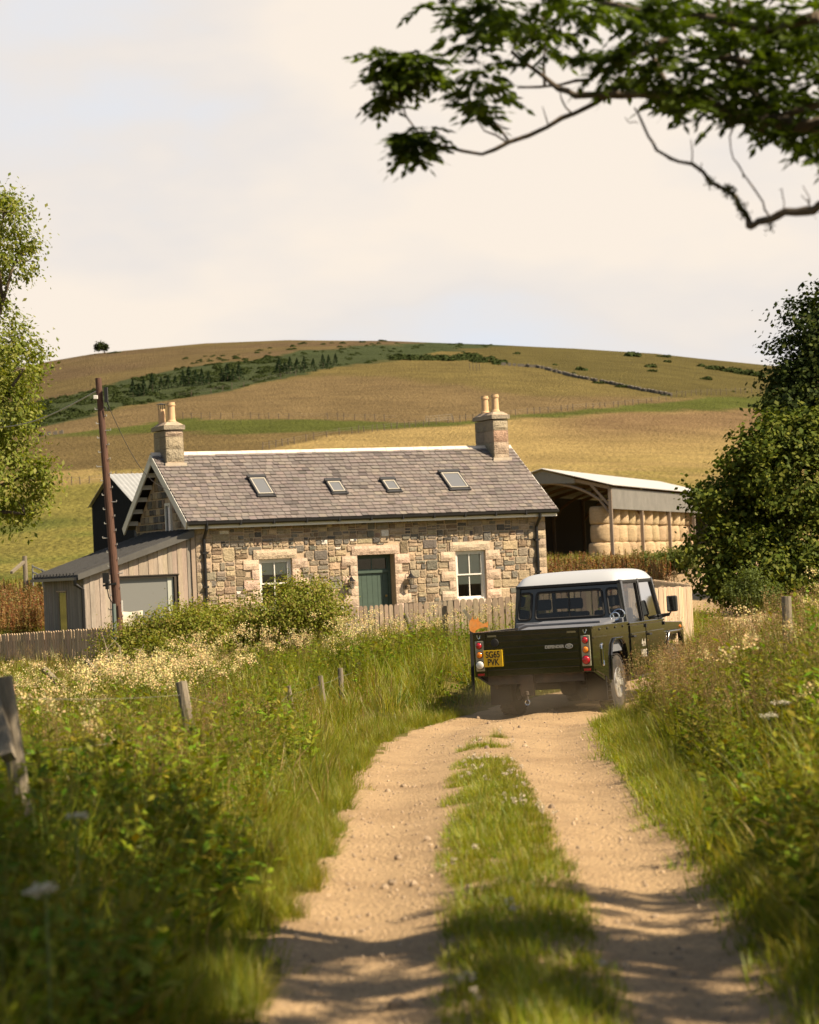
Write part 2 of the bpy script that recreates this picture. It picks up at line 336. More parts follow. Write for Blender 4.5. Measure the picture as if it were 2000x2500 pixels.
def field_col(XX, YY, ZZ):
    uu, vv = proj(XX, YY, ZZ)
    j = (vnoise(XX, YY, 14, 1) - .5) * 9 + (vnoise(XX, YY, 4, 2) - .5) * 6
    v = vv + j; u = uu; out = np.zeros(XX.shape + (3,)); out[:] = C_['tan']
    def put(mask, c, soft=None):
        mk = np.clip(mask, 0, 1)[..., None]; out[:] = out * (1 - mk) + c * mk
    sg = lambda t, wd=4.0: smooth01(t / wd + .5)
    put(sg(tan_t(u) - v, 14), C_['upper'])
    put(sg(wall_c(u) - v) * sg(u - 1150, 120), C_['olive'])
    top = sg(belt_t(u) - v) * sg(1300 - u, 30); put(top, C_['heather'])
    put(top * np.clip((vnoise(XX, YY, 30, 5) - .45) * 3, 0, 1) * .55, C_['upper'] * .95)
    put(sg(v - belt_t(u)) * sg(belt_b(u) - v) * sg(1285 - u, 20), C_['gorse'] * 1.5)
    gb = sg(v - str_b(u), 10); put(gb, C_['brown'])
    gt = sg(v - gold_t(u), 8); put(gt, C_['gold']); 
    put(gt * sg(1065 - v, 70) * sg(u - 1350, 300), C_['red'])
    put(gt * sg(v - 1130, 70) * np.clip(.35 + (vnoise(XX, YY, 9, 8) - .5) * 1.6, 0, 1), C_['yel'])
    put(sg(v - str_t(u), 6) * sg(str_b(u) - v, 8), C_['green'] * .95)
    lg = sg(v - lg_t(u), 12) * sg(1000 - u, 300); put(lg, C_['low'])
    put(lg * np.clip((vnoise(XX, YY, 7, 9) - .42) * 2.2, 0, 1) * sg(v - 1240, 120), C_['green'] * 1.25)
    mott = .88 + .24 * vnoise(XX, YY, 11, 3) * 1 + .12 * (vnoise(XX, YY, 3.1, 4) - .5); out *= mott[..., None]
    return out
a_ = np.concatenate([np.linspace(-.7, -.2, 40)[:-1], np.linspace(-.2, .2, 470), np.linspace(.2, .7, 40)[1:]])
ty = np.concatenate([np.linspace(118, 250, 150), 250 * (1000 / 250.0) ** np.linspace(0, 1, 210)[1:], np.linspace(1000, 1700, 12)[1:]])
AA, TY = np.meshgrid(a_, ty); HX, HY = AA * TY, TY; HZ = G(HX, HY) - np.where(HY < 119.5, .05, 0)
hill = grid('hills', HX, HY, HZ, m_field, field_col(HX, HY, HZ))
# near ground: one sheet, finer near the track
gx = np.concatenate([np.linspace(-500, -40, 24)[:-1], np.linspace(-40, -8, 40)[:-1], np.linspace(-8, 20, 112)[:-1], np.linspace(20, 60, 40)[:-1], np.linspace(60, 500, 24)])
gy = np.concatenate([np.linspace(-500, -10, 25)[:-1], np.linspace(-10, 50, 180)[:-1], np.linspace(50, 120, 141)])
GX, GY = np.meshgrid(gx, gy); GZ = G(GX, GY)
inside = smooth01((GX - trackL(GY)) / .35 - .2) * smooth01((trackR(GY) - GX) / .35 - .2); GZ = GZ - .16 * inside - np.where(GY > 118.5, .0, 0)
nn = vnoise(GX, GY, 2.2, 12)[..., None]; gc = np.array((.085, .075, .02)) * (1 - nn) + np.array((.15, .12, .035)) * nn
fld = smooth01((GY - 60) / 25)[..., None]; gc = gc * (1 - fld) + np.array((.16, .14, .03)) * (.8 + .4 * nn) * fld
yard = smooth01((GX - 9.5) / 2)[..., None] * smooth01((GY - 96) / 14)[..., None]; gc = gc * (1 - yard) + np.array((.36, .255, .12)) * (.75 + .5 * nn) * yard
ground = grid('ground', GX, GY, GZ, m_ground, gc)
# track sheet
def trackmat():
    m = mat('gravel_track', (.43, .295, .160), rough=.95, spec=.2, nz=(30, .34), nz2=(1.1, .55, (.26, .17, .09)), bump=(38, 1.0, .05))
    nt = m.node_tree; n, L = nt.nodes, nt.links; b = n['Principled BSDF']; src = b.inputs['Base Color'].links[0].from_socket
    tc = n.new('ShaderNodeTexCoord')
    for sc_, lo, hi, amt, colr in ((62, .0, .22, .40, (.20, .14, .085)), (110, .0, .16, .6, (.55, .45, .33)), (30, .0, .10, .5, (.19, .13, .085))):
        vo = n.new('ShaderNodeTexVoronoi'); vo.inputs['Scale'].default_value = sc_; L.new(tc.outputs['Object'], vo.inputs['Vector'])
        r = n.new('ShaderNodeMapRange'); r.inputs[1].default_value, r.inputs[2].default_value, r.inputs[3].default_value, r.inputs[4].default_value = lo, hi, amt, 0; L.new(vo.outputs['Distance'], r.inputs[0])
        nz_ = n.new('ShaderNodeTexNoise'); nz_.inputs['Scale'].default_value = 1.3; L.new(tc.outputs['Object'], nz_.inputs['Vector'])
        mu = n.new('ShaderNodeMath'); mu.operation = 'MULTIPLY'; L.new(r.outputs[0], mu.inputs[0])
        r3 = n.new('ShaderNodeMapRange'); r3.inputs[1].default_value = .42; r3.inputs[2].default_value = .62; L.new(nz_.outputs[0], r3.inputs[0]); L.new(r3.outputs[0], mu.inputs[1])
        x = n.new('ShaderNodeMix'); x.data_type = 'RGBA'; L.new(mu.outputs[0], x.inputs[0]); L.new(src, x.inputs[6]); x.inputs[7].default_value = (*colr, 1); src = x.outputs[2]
    L.new(src, b.inputs['Base Color']); return m
ys = np.concatenate([np.arange(-15, 5, 1.0), np.arange(5, 50, .09), np.arange(50, 126, .8)]); ts = np.linspace(-.18, 1.18, 64)
TT, TYY = np.meshgrid(ts, ys); LL, RR = trackL(TYY), trackR(TYY); TXX = LL + (RR - LL) * TT
sl_, sr2 = (tk(TYY, 3) - LL) / (RR - LL), (tk(TYY, 4) - LL) / (RR - LL)
c1, c2 = sl_ * .52, 1 - (1 - sr2) * .52; mid = (sl_ + sr2) / 2
def trackz(T, Y, XX_):
    wd = trackR(Y) - trackL(Y)
    s1, s2 = (tk(Y, 3) - trackL(Y)) / wd, (tk(Y, 4) - trackL(Y)) / wd; q1, q2, md = s1 * .52, 1 - (1 - s2) * .52, (s1 + s2) / 2
    z = -.055 * np.exp(-((T - q1) * wd / .34) ** 2) - .055 * np.exp(-((T - q2) * wd / .34) ** 2) + .045 * np.exp(-((T - md) * wd / .3) ** 2)
    edge = np.maximum(np.maximum(-T, T - 1), 0) * wd
    return G(XX_, Y) + .012 + z + .012 * (vnoise(XX_ * .8 + Y * .6, Y * .8 - XX_ * .6, .31, 21) - .5) + .03 * (vnoise(XX_ * .9 + Y * .45 + 40, Y * .9 - XX_ * .45, .93, 22) - .5) - .35 * edge
TZ = trackz(TT, TYY, TXX)
track = grid('track', TXX, TYY, TZ, trackmat())
def tz(x, y):
    w_ = trackR(y) - trackL(y); return float(trackz(np.array((x - trackL(y)) / w_), np.array(float(y)), np.array(float(x))))
# ---------------------------------------------------------------- cottage
HY = R(25); HT = Vector((math.cos(HY), math.sin(HY), 0)); HN = Vector((-math.sin(HY), math.cos(HY), 0)); HP = Vector((-5.71, 64.0, 0)); HL = 10.5; HD = 4.8; HE = 3.42; HR = 5.15
def plane_hit(u, v, P, N):
    d = ray(u, v); o = Vector((0, 0, CZ)); return o + d * ((P - o).dot(N) / d.dot(N))
def fac_uv(u, v, off=0.0):
    q = plane_hit(u, v, HP + HN * off, HN) - HP; return q.dot(HT), q.z
RUP = Vector((0, HD / 2, HR - HE)).normalized()          # up the front slope, in (x, back, z)
RUPW = HN * RUP.y + Vector((0, 0, RUP.z)); RNW = RUPW.cross(HT); RNW = -RNW if RNW.z < 0 else RNW
def roof_uv(u, v):
    q = plane_hit(u, v, HP + Vector((0, 0, HE)), RNW) - (HP + Vector((0, 0, HE))); return q.dot(HT), q.dot(RUPW)
m_mortar = mat('lime_mortar', (.45, .335, .22), nz=(5, .2), nz2=(40, .15), bump=(25, .5, .02))
m_stone = mat('rubble_stone', attr=True, rough=.85, nz=(9, .28), nz2=(42, .22), bump=(22, .8, .03))
m_ashlar = mat('dressed_stone', attr=True, rough=.9, nz=(4, .12), nz2=(38, .16), bump=(30, .9, .025))
m_white = mat('white_paint', (.74, .70, .62), rough=.45, nz=(6, .05))
m_black = mat('black_plastic', (.014, .013, .013), rough=.35)
m_dark = mat('dark_interior', (.02, .018, .015), rough=1)
m_glass = glassmat('window_glass', (.02, .022, .024), .97, .02, .15)
m_slate = mat('roof_slate', attr=True, rough=.6, nz=(3, .12), nz2=(30, .15), bump=(45, .4, .01))
m_ridge = mat('ridge_stone', (.66, .56, .45), rough=.8, nz=(5, .12))
house = thing('stone_cottage', 'stone cottage with grey slate roof, two chimneys and four roof windows', 'cottage', HP, HY)
STC = [(.32, .245, .155), (.25, .205, .145), (.14, .125, .10), (.085, .078, .068), (.20, .14, .085), (.40, .30, .19), (.18, .155, .12), (.24, .17, .11)]
ASH = (.53, .395, .285)
courses = [0, .3, .58, .84, 1.11, 1.38, 1.66, 1.93, 2.2, 2.46, 2.70, 2.93, 3.18, HE]
rect = lambda u0, v0, u1, v1: (fac_uv(u0, v0)[0], fac_uv(u1, v0)[0])
def op(u0, u1, v): return fac_uv(u0, v)[0], fac_uv(u1, v)[0]
W1 = op(633, 713, 1400); W2 = op(1113, 1186, 1400); DR = op(873, 964, 1400)
OPEN = [(W1[0], W1[1], .84, 2.2), (W2[0], W2[1], .84, 2.2), (DR[0], DR[1], .06, 2.2)]
def stone(mb, x0, x1, z0, z1, col, d, back=0.0, jit=.13, n=11, flatten=.55):
    cx, cz, hx, hz = (x0 + x1) / 2, (z0 + z1) / 2, (x1 - x0) / 2, (z1 - z0) / 2
    P = []
    n = 0; cc_ = [(-1, -1), (1, -1), (1, 1), (-1, 1)]; mj = min(hx, hz)
    for k in range(4):
        a, b = cc_[k], cc_[(k + 1) % 4]; ch = rng.uniform(.08, .42) * mj
        dx, dz_ = b[0] - a[0], b[1] - a[1]; px, pz = cx + a[0] * hx, cz + a[1] * hz; L_ = abs(dx) * hx + abs(dz_) * hz; ux, uz = (dx / 2, dz_ / 2)
        P.append((px + ux * ch, pz + uz * ch))
        m_ = rng.uniform(.35, .65); s_ = rng.uniform(-.02, .12) * mj; P.append((px + ux * L_ * m_ - uz * s_ * (1), pz + uz * L_ * m_ + ux * s_))
        ch2 = rng.uniform(.08, .42) * mj; P.append((px + ux * (L_ - ch2), pz + uz * (L_ - ch2)))
    n = len(P)
    ii = [(cx + (p[0] - cx) * rng.uniform(.82, .93), cz + (p[1] - cz) * rng.uniform(.80, .92)) for p in P]
    V = [(p[0], back, p[1]) for p in P] + [(p[0], back - d * .75, p[1]) for p in [((a[0] * .25 + b[0] * .75), (a[1] * .25 + b[1] * .75)) for a, b in zip(ii, P)]] + [(p[0], back - d * rng.uniform(.75, 1.25), p[1]) for p in ii]
    V.append((cx + rng.uniform(-.2, .2) * hx, back - d * rng.uniform(.8, 1.25), cz + rng.uniform(-.2, .2) * hz)); c = 3 * n
    Fs = []
    for k in range(n):
        q = (k + 1) % n; Fs += [(k, q, n + q, n + k), (n + k, n + q, 2 * n + q, 2 * n + k), (2 * n + k, 2 * n + q, c)]
    mb.add(V, Fs, col)
def block(mb, x0, x1, z0, z1, col, d=.03, back=0.0, g_=.006):
    """dressed block with a margin and a raised, uneven face"""
    x0 += g_; x1 -= g_; z0 += g_; z1 -= g_; mb.box(x0, x1, back - d, back + .05, z0, z1, col)
    nx, nz_ = max(2, int((x1 - x0) / .07)), max(2, int((z1 - z0) / .07)); V = []; Fs = []
    for j in range(nz_ + 1):
        for i in range(nx + 1):
            e = i in (0, nx) or j in (0, nz_)
            V.append((x0 + .012 + (x1 - x0 - .024) * i / nx, back - d - (.0015 if e else rng.uniform(.012, .034)), z0 + .012 + (z1 - z0 - .024) * j / nz_))
    for j in range(nz_):
        for i in range(nx): Fs.append((j * (nx + 1) + i, j * (nx + 1) + i + 1, (j + 1) * (nx + 1) + i + 1, (j + 1) * (nx + 1) + i))
    mb.add(V, Fs, col)
def vary(c, a=.12):
    k = 1 + rng.uniform(-a, a); return tuple(x * k * (1 + rng.uniform(-.04, .04)) for x in c)
# wall shells with real openings
wl = MB(); xs = [0] + sorted([o[0] for o in OPEN] + [o[1] for o in OPEN]) + [HL]
for a, b in zip(xs[:-1], xs[1:]):
    o = next((o for o in OPEN if abs(o[0] - a) < 1e-6), None)
    if o is None: wl.box(a, b, 0, .45, -.6, HE)
    else: wl.box(a, b, 0, .45, -.6, o[2]); wl.box(a, b, 0, .45, o[3], HE)
wl.box(0, HL, HD - .4, HD, -.6, HE)
gab = [(.45, -.6), (HD - .4, -.6), (HD - .4, HE), (HD / 2, HR - .12), (.45, HE + .18), (.45, HE)]
wl.prism([(.45, -.6), (HD - .4, -.6), (HD - .4, HE + .1), (HD / 2, HR - .12), (.45, HE + .1)], 0, 0, .45)
wl.prism([(.45, -.6), (HD - .4, -.6), (HD - .4, HE + .1), (HD / 2, HR - .12), (.45, HE + .1)], 0, HL - .45, HL)
wl.build('wall', m_mortar, house)
# dressed work
ASHP = []
ash = MB(); blocked = [tuple(o) for o in OPEN]
def addb(x0, x1, z0, z1, d=.042, c=None): ash_c = vary(c or ASH, .09); block(ash, x0, x1, z0, z1, ash_c, d); blocked.append((x0, x1, z0, z1))
for (a, b, z0, z1) in OPEN:
    ash = MB(); ASHP.append(('stone_surround', ash))
    addb(a - .16, b + .16, 2.2, 2.46)
    lo = .84 if z0 > .5 else 0
    for k in range(len(courses) - 1):
        if courses[k] < lo - .01 or courses[k + 1] > 2.21: continue
        wd = .46 if k % 2 else .22
        for s in (-1, 1):
            x = a if s < 0 else b; addb(min(x, x + s * wd), max(x, x + s * wd), courses[k], courses[k + 1])
    if z0 > .5: addb(a - .12, b + .12, .68, .84, .06)
for side in (0, 1):
    ash = MB(); ASHP.append(('quoins', ash))
    for k in range(len(courses) - 1):
        wd = .55 if k % 2 else .32
        if side: addb(HL - wd, HL - .001, courses[k], courses[k + 1], c=(.40, .30, .20))
        else: addb(.001, wd * .75, courses[k], courses[k + 1], c=(.37, .28, .19))
for nm, q in ASHP: q.build(nm, m_ashlar, house)
rub = MB()
def rubble(x0, x1, z0, z1):
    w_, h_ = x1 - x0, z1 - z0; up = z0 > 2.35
    big = rng.choice([.22, .30, .40, .52]) * (.8 if up else 1); tall = rng.choice([.13, .19, .26, .32]) * (.72 if up else 1)
    if w_ > big * 1.25 or h_ > tall * 1.3:
        if w_ / big > h_ / tall: t = x0 + w_ * rng.uniform(.36, .64); rubble(x0, t, z0, z1); rubble(t, x1, z0, z1)
        else: t = z0 + h_ * rng.uniform(.36, .64); rubble(x0, x1, z0, t); rubble(x0, x1, t, z1)
        return
    a = sum(max(0, min(x1, b[1]) - max(x0, b[0])) * max(0, min(z1, b[3]) - max(z0, b[2])) for b in blocked)
    if a > .55 * w_ * h_: return
    if any(min(x1, o[1]) - max(x0, o[0]) > .01 and min(z1, o[3]) - max(z0, o[2]) > .01 for o in OPEN): return
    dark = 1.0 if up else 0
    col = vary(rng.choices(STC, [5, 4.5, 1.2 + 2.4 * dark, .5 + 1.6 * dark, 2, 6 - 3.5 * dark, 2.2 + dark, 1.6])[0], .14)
    if rng.random() < .012: col = (.66, .6, .52)
    e = rng.uniform(.006, .018); stone(rub, x0 + e, x1 - e, z0 + e, z1 - e, col, rng.uniform(.014, .036))
k_ = 0.02
while k_ < HL - .1:
    k2 = min(HL - .02, k_ + rng.uniform(1.2, 2.0)); rubble(k_, k2, 0.0, HE); k_ = k2
def fill(x0, x1, Z0, Z1, dark=0.0):
    x = x0
    while x < x1 - .05:
        wd = min(rng.choice([.2, .3, .36, .42, .5, .34, .27]) * rng.uniform(.85, 1.2), x1 - x)
        if x1 - x - wd < .1: wd = x1 - x
        z0, z1 = Z0 + rng.uniform(-.035, .03), Z1 + rng.uniform(-.03, .035)
        col = vary(rng.choices(STC, [5, 4, 1.6 + 2 * dark, 1.0 + 2 * dark, 2, 6 - 4 * dark, 2.4, 1.5])[0])
        if rng.random() < .012: col = (.66, .6, .52)
        gz = .003; d = rng.uniform(.016, .038)
        if rng.random() < (.36 if dark < .5 else .55) and z1 - z0 > .2:
            s = rng.uniform(.35, .65); zz = z0 + (z1 - z0) * s
            stone(rub, x + gz, x + wd - gz, z0 + gz, zz - gz, col, d)
            w2 = wd * rng.uniform(.4, .6); stone(rub, x + gz, x + w2 - gz, zz + gz * .6, z1 - gz, vary(rng.choice(STC)), d * .8)
            if wd - w2 > .07: stone(rub, x + w2 + gz, x + wd - gz, zz + gz * .6, z1 - gz, vary(rng.choice(STC)), d * .8)
        else:
            p0, p1 = (rng.uniform(.0, .04), rng.uniform(0, .04)); stone(rub, x + gz, x + wd - gz, z0 + gz + p0 * .6, z1 - gz - p1 * .6, col, d)
        x += wd
for k in range(0):
    z0, z1 = courses[k], courses[k + 1]; bl = sorted((b[0], b[1]) for b in blocked if b[2] < z1 - .02 and b[3] > z0 + .02)
    x = .02
    for b0, b1 in bl + [(HL - .02, HL)]:
        if b0 - x > .1: fill(x, b0, z0, z1, 1.0 if z0 > 2.4 else 0.0)
        x = max(x, b1)
rub.build('rubble_stonework', m_stone, house)
# left gable rubble (local: gable plane x = 0, outward -x)
gr = MB()
z = 1.0
while z < HR - .35:
    h = rng.uniform(.17, .28); half = max(0, min(HD / 2, (HR - .2 - (z + h)) / (HR - HE) * HD / 2)) if z + h > HE else HD / 2
    y0, y1 = HD / 2 - half + .06, HD / 2 + half - .06; y = y0
    while y < y1 - .08:
        wd = min(rng.uniform(.14, .42), y1 - y)
        if not (1.68 < y + wd and y < 2.22 and 2.3 < z + h and z < 3.9):
            stone(gr, y + .015, y + wd - .015, z + .015, z + h - .015, vary(rng.choices(STC, [2, 3, 4, 2, 2, 3, 4, 2])[0]), .04)
        y += wd
    z += h
gr.xf(Matrix(((0, 1, 0, 0), (1, 0, 0, 0), (0, 0, 1, 0), (0, 0, 0, 1)))).build('gable_stonework', m_stone, house)
# gable slit window
f = MB(); f.box(-.05, .03, 1.72, 1.78, 2.4, 3.85).box(-.05, .03, 2.12, 2.18, 2.4, 3.85).box(-.05, .03, 1.78, 2.12, 3.78, 3.85)
gw = f.build('window', m_white, house); MB().box(-.012, -.004, 1.78, 2.12, 2.4, 3.78).build('pane', glassmat('side_glass', (.05, .05, .05), .1), gw)
# sash windows
m_blind = mat('blind_fabric', (.80, .76, .60), rough=.9, bump=(60, .2, .01))
for wi, (a, b, z0, z1) in enumerate(OPEN[:2]):
    f = MB(); y = .05
    f.box(a, a + .07, y, y + .09, z0, z1).box(b - .07, b, y, y + .09, z0, z1).box(a + .07, b - .07, y, y + .09, z1 - .06, z1).box(a + .07, b - .07, y - .02, y + .09, z0, z0 + .055)
    wn = f.build('window', m_white, house)
    zm = z0 + (z1 - z0) * .505; cx = (a + b) / 2
    for nm, (s0, s1, yy) in (('upper_sash', (zm - .005, z1 - .06, y + .02)), ('lower_sash', (z0 + .055, zm + .035, y + .055))):
        s = MB(); s.box(a + .07, a + .105, yy, yy + .03, s0, s1).box(b - .105, b - .07, yy, yy + .03, s0, s1).box(a + .105, b - .105, yy, yy + .03, s1 - .038, s1).box(a + .105, b - .105, yy, yy + .03, s0, s0 + .038).box(cx - .013, cx + .013, yy + .002, yy + .028, s0 + .038, s1 - .038)
        s.build(nm, m_white, wn)
        MB().box(a + .105, b - .105, yy + .012, yy + .018, s0 + .038, s1 - .038).build('pane', m_glass, wn)
    zb = z1 - .42 if wi == 0 else z0 + .43
    bl_ = MB(); bl_.box(a + .09, b - .09, y + .092, y + .096, zb, z1 - .05).build('blind', m_blind, wn)
# door with fanlight, set in a reveal
m_green = mat('green_door_paint', (.055, .085, .062), rough=.5, nz=(9, .15), bump=(30, .15, .01))
a, b, z0, z1 = OPEN[2]; y = .26
d = MB(); d.box(a, a + .08, y, y + .1, z0, z1).box(b - .08, b, y, y + .1, z0, z1).box(a + .08, b - .08, y, y + .1, z1 - .07, z1).box(a + .08, b - .08, y - .015, y + .09, z1 - .50, z1 - .43)
door = d.build('door', m_green, house)
lf = MB(); n_ = 6
for k in range(n_):
    xa = a + .08 + (b - a - .16) * k / n_; lf.box(xa + .004, xa + (b - a - .16) / n_ - .004, y + .035, y + .075, z0, z1 - .5)
lf.box(a + .08, b - .08, y + .05, y + .07, z0, z1 - .5); lf.build('door_leaf', m_green, door)
fl = MB(); fl.box(a + .08, a + .12, y + .02, y + .06, z1 - .43, z1 - .07).box(b - .12, b - .08, y + .02, y + .06, z1 - .43, z1 - .07).box(a + .12, b - .12, y + .02, y + .06, z1 - .11, z1 - .07).box(a + .12, b - .12, y + .02, y + .06, z1 - .43, z1 - .39).box((a + b) / 2 - .015, (a + b) / 2 + .015, y + .025, y + .055, z1 - .39, z1 - .11)
fl.build('fanlight', m_green, door); MB().box(a + .12, b - .12, y + .035, y + .04, z1 - .39, z1 - .11).build('fanlight_pane', m_glass, door)
MB().lathe([(.012, 0), (.03, -.02), (.036, -.045), (.02, -.06)], (b - .17, y + .03, z0 + 1.0), 10, 1).build('door_knob', mat('brass', (.4, .28, .1), .3, 1), door)
MB().box(a - .1, b + .1, -.35, .2, -.25, z0).build('doorstep', m_ashlar, house)
# roof
SL = math.hypot(HD / 2, HR - HE); ov = .34; XO = .30
def roofpt(x, t, n_, side=0):
    """point on a slope: t metres up from the wall head, n_ off the plane"""
    cy, cz = (HD / 2) / SL, (HR - HE) / SL; yy, zz = t * cy - n_ * cz, HE + t * cz + n_ * cy
    return (x, yy if side == 0 else HD - yy, zz)
rf = MB()
for side in (0, 1):
    q = [roofpt(-XO, -ov, .0, side), roofpt(HL + XO * .9, -ov, .0, side), roofpt(HL + XO * .9, SL, .0, side), roofpt(-XO, SL, .0, side)]
    t_ = [roofpt(-XO, -ov, .06, side), roofpt(HL + XO * .9, -ov, .06, side), roofpt(HL + XO * .9, SL, .06, side), roofpt(-XO, SL, .06, side)]
    rf.add(q + t_, [(0, 1, 2, 3), (4, 5, 6, 7), (0, 1, 5, 4), (1, 2, 6, 5), (3, 0, 4, 7)], (.04, .035, .033))
SLC = [(.166, .138, .123), (.158, .132, .118), (.174, .145, .128), (.152, .127, .114), (.205, .170, .142), (.19, .158, .135)]
SKYL = []
for q in ([(602, 1173), (643, 1173), (672, 1218), (628, 1218)], [(795, 1182), (828, 1181), (845, 1211), (806, 1213)], [(926, 1179), (960, 1178), (978, 1206), (945, 1208)], [(1070, 1161), (1116, 1159), (1146, 1201), (1096, 1203)]):
    P = [roof_uv(*p) for p in q]; s0 = (P[0][0] + P[3][0]) / 2; s1 = (P[1][0] + P[2][0]) / 2; SKYL.append((s0, s1, (P[2][1] + P[3][1]) / 2, (P[0][1] + P[1][1]) / 2))
ex = .165; nrow = int((SL + ov) / ex) + 1
for side in (0, 1):
    for r in range(nrow):
        t0 = -ov - .02 + r * ex; x = -XO + (r % 2) * .11 - .11; t1 = min(t0 + ex * 1.25, SL + .02)
        if t0 > SL - .03: continue
        while x < HL + XO * .9:
            wd = .205 * rng.uniform(.75, 1.25); x0, x1 = max(x, -XO), min(x + wd, HL + XO * .9); x += wd
            if x1 - x0 < .03: continue
            k = vnoise(np.array(x0), np.array(t0 + 9), 1.6, 31) + (rng.random() - .5) * .7
            warm = max(0, 1 - abs(x0 - .9) / 1.6) * .4 + .25 * (1 - x0 / HL)
            c = rng.choice(SLC[:4]) if k < .62 - warm * .35 else rng.choice(SLC[2:])
            kk = 1 + rng.uniform(-.09, .09); c = tuple(ci * kk * (1 + rng.uniform(-.03, .03)) for ci in c)
            if rng.random() < .05: c = tuple(ci * .62 for ci in c)
            lift = .016 + .016 * rng.random(); dt = rng.uniform(-.008, .008); gp = .007
            A = [roofpt(x0 + gp, t0 + dt, .066 + lift, side), roofpt(x1 - gp, t0 + dt, .066 + lift, side), roofpt(x1 - gp, t1, .064, side), roofpt(x0 + gp, t1, .064, side)]
            B = [roofpt(x0 + gp, t0 + dt, .061, side), roofpt(x1 - gp, t0 + dt, .061, side)]
            rf.add(A + B, [(0, 1, 2, 3), (4, 5, 1, 0)], c)
roof = rf.build('roof', m_slate, house)
rd = MB(); x = -XO
while x < HL + XO * .88:
    x1 = min(x + .44, HL + XO * .9); h0 = HR + .045 + rng.uniform(-.004, .004)
    rd.prism([(HD / 2 - .19, h0 - .13), (HD / 2 - .02, h0 + .065), (HD / 2 + .02, h0 + .065), (HD / 2 + .19, h0 - .13), (HD / 2, h0 + .02)], 0, x + .004, x1 - .004); x += .44
rd.build('ridge_tiles', m_ridge, roof)
# roof windows
m_frame = mat('dark_grey_frame', (.035, .034, .034), rough=.5)
m_sky = glassmat('roof_glass', (.17, .17, .165), .0, .10, 1.5)
for s0, s1, t0, t1 in SKYL:
    f = MB(); N0, N1 = .06, .15
    def bx(xa, xb, ta, tb, n0, n1):
        V = [roofpt(xx, tt, nn_) for nn_ in (n0, n1) for tt in (ta, tb) for xx in (xa, xb)]
        f.add(V, [(0, 2, 3, 1), (4, 5, 7, 6), (0, 1, 5, 4), (2, 6, 7, 3), (0, 4, 6, 2), (1, 3, 7, 5)])
    e = .04; bx(s0, s0 + e, t0, t1, N0, N1); bx(s1 - e, s1, t0, t1, N0, N1); bx(s0 - .02, s1 + .02, t1 - .09, t1 + .03, N0, N1 + .03); bx(s0 - .02, s1 + .02, t0 - .05, t0 + .05, N0, N1 - .02)
    sk = f.build('roof_window', m_frame, house)
    f = MB(); bx(s0 + e, s0 + e + .03, t0 + .05, t1 - .09, .1, .155); bx(s1 - e - .03, s1 - e, t0 + .05, t1 - .09, .1, .155); bx(s0 + e + .03, s1 - e - .03, t1 - .13, t1 - .09, .1, .155); bx(s0 + e + .03, s1 - e - .03, t0 + .05, t0 + .08, .1, .155); f.build('sash', mat('aluminium_sash', (.42, .38, .31), .5), sk)
    f = MB(); bx(s0 + e + .03, s1 - e - .03, t0 + .08, t1 - .13, .11, .14); f.build('pane', m_sky, sk)
# bargeboards, fascia, soffit, gutter, downpipes
for x0, x1 in ((-XO - .02, -XO + .02), (HL + XO * .9 - .02, HL + XO * .9 + .02)):
    bb = MB()
    for side in (0, 1):
        V = [roofpt(x, t, n_, side) for x in (x0, x1) for t, n_ in ((-ov, -.17), (SL, -.17), (SL, .055), (-ov, .055))]
        bb.add(V, [(0, 1, 2, 3), (7, 6, 5, 4), (0, 1, 5, 4), (1, 2, 6, 5), (2, 3, 7, 6), (3, 0, 4, 7)])
    bb.build('bargeboard', m_white, house)
for side in (0, 1):
    for t in np.linspace(.1, SL - .15, 6): 
        p = roofpt(0, t, -.09, side); MB().box(-XO + .02, 0, p[1] - .05, p[1] + .05, p[2] - .07, p[2] + .05).build('purlin_end', m_white, house)
fy = -ov * (HD / 2) / SL; fz = HE - ov * (HR - HE) / SL
fs = MB(); fs.box(-XO + .02, HL + XO * .9 - .02, fy - .012, fy + .012, fz - .15, fz + .02); fs.box(-XO + .02, HL + XO * .9 - .02, fy + .013, 0, fz - .145, fz - .125); fs.build('fascia', m_white, house)
gt = MB(); pr = [(fy - .015 - .06 + .06 * math.cos(a), fz + .015 + .065 * math.sin(a)) for a in np.linspace(math.pi, 2 * math.pi, 9)] ; pr += [(p[0], p[1]) for p in [(fy - .02, fz + .02), (fy - .13, fz + .02)]]
gt.prism([(fy - .135, fz + .03), (fy - .13, fz - .03), (fy - .10, fz - .065), (fy - .05, fz - .065), (fy - .016, fz - .03), (fy - .014, fz + .03)], 0, -XO, HL + XO * .9)
for x in np.arange(.2, HL, .95): gt.box(x, x + .04, fy - .145, fy - .012, fz - .085, fz + .035)
gt.build('gutter', m_black, house)
for x in (.22, HL - .32):
    dp = MB(); dp.tube([(x, fy - .07, fz - .06), (x, fy - .07, fz - .16), (x, -.10, fz - .42), (x, -.10, -.3)], .045, 10)
    for zz in (.6, 1.5, 2.4): dp.box(x - .07, x + .07, -.15, .02, zz, zz + .05)
    dp.build('downpipe', m_black, house)
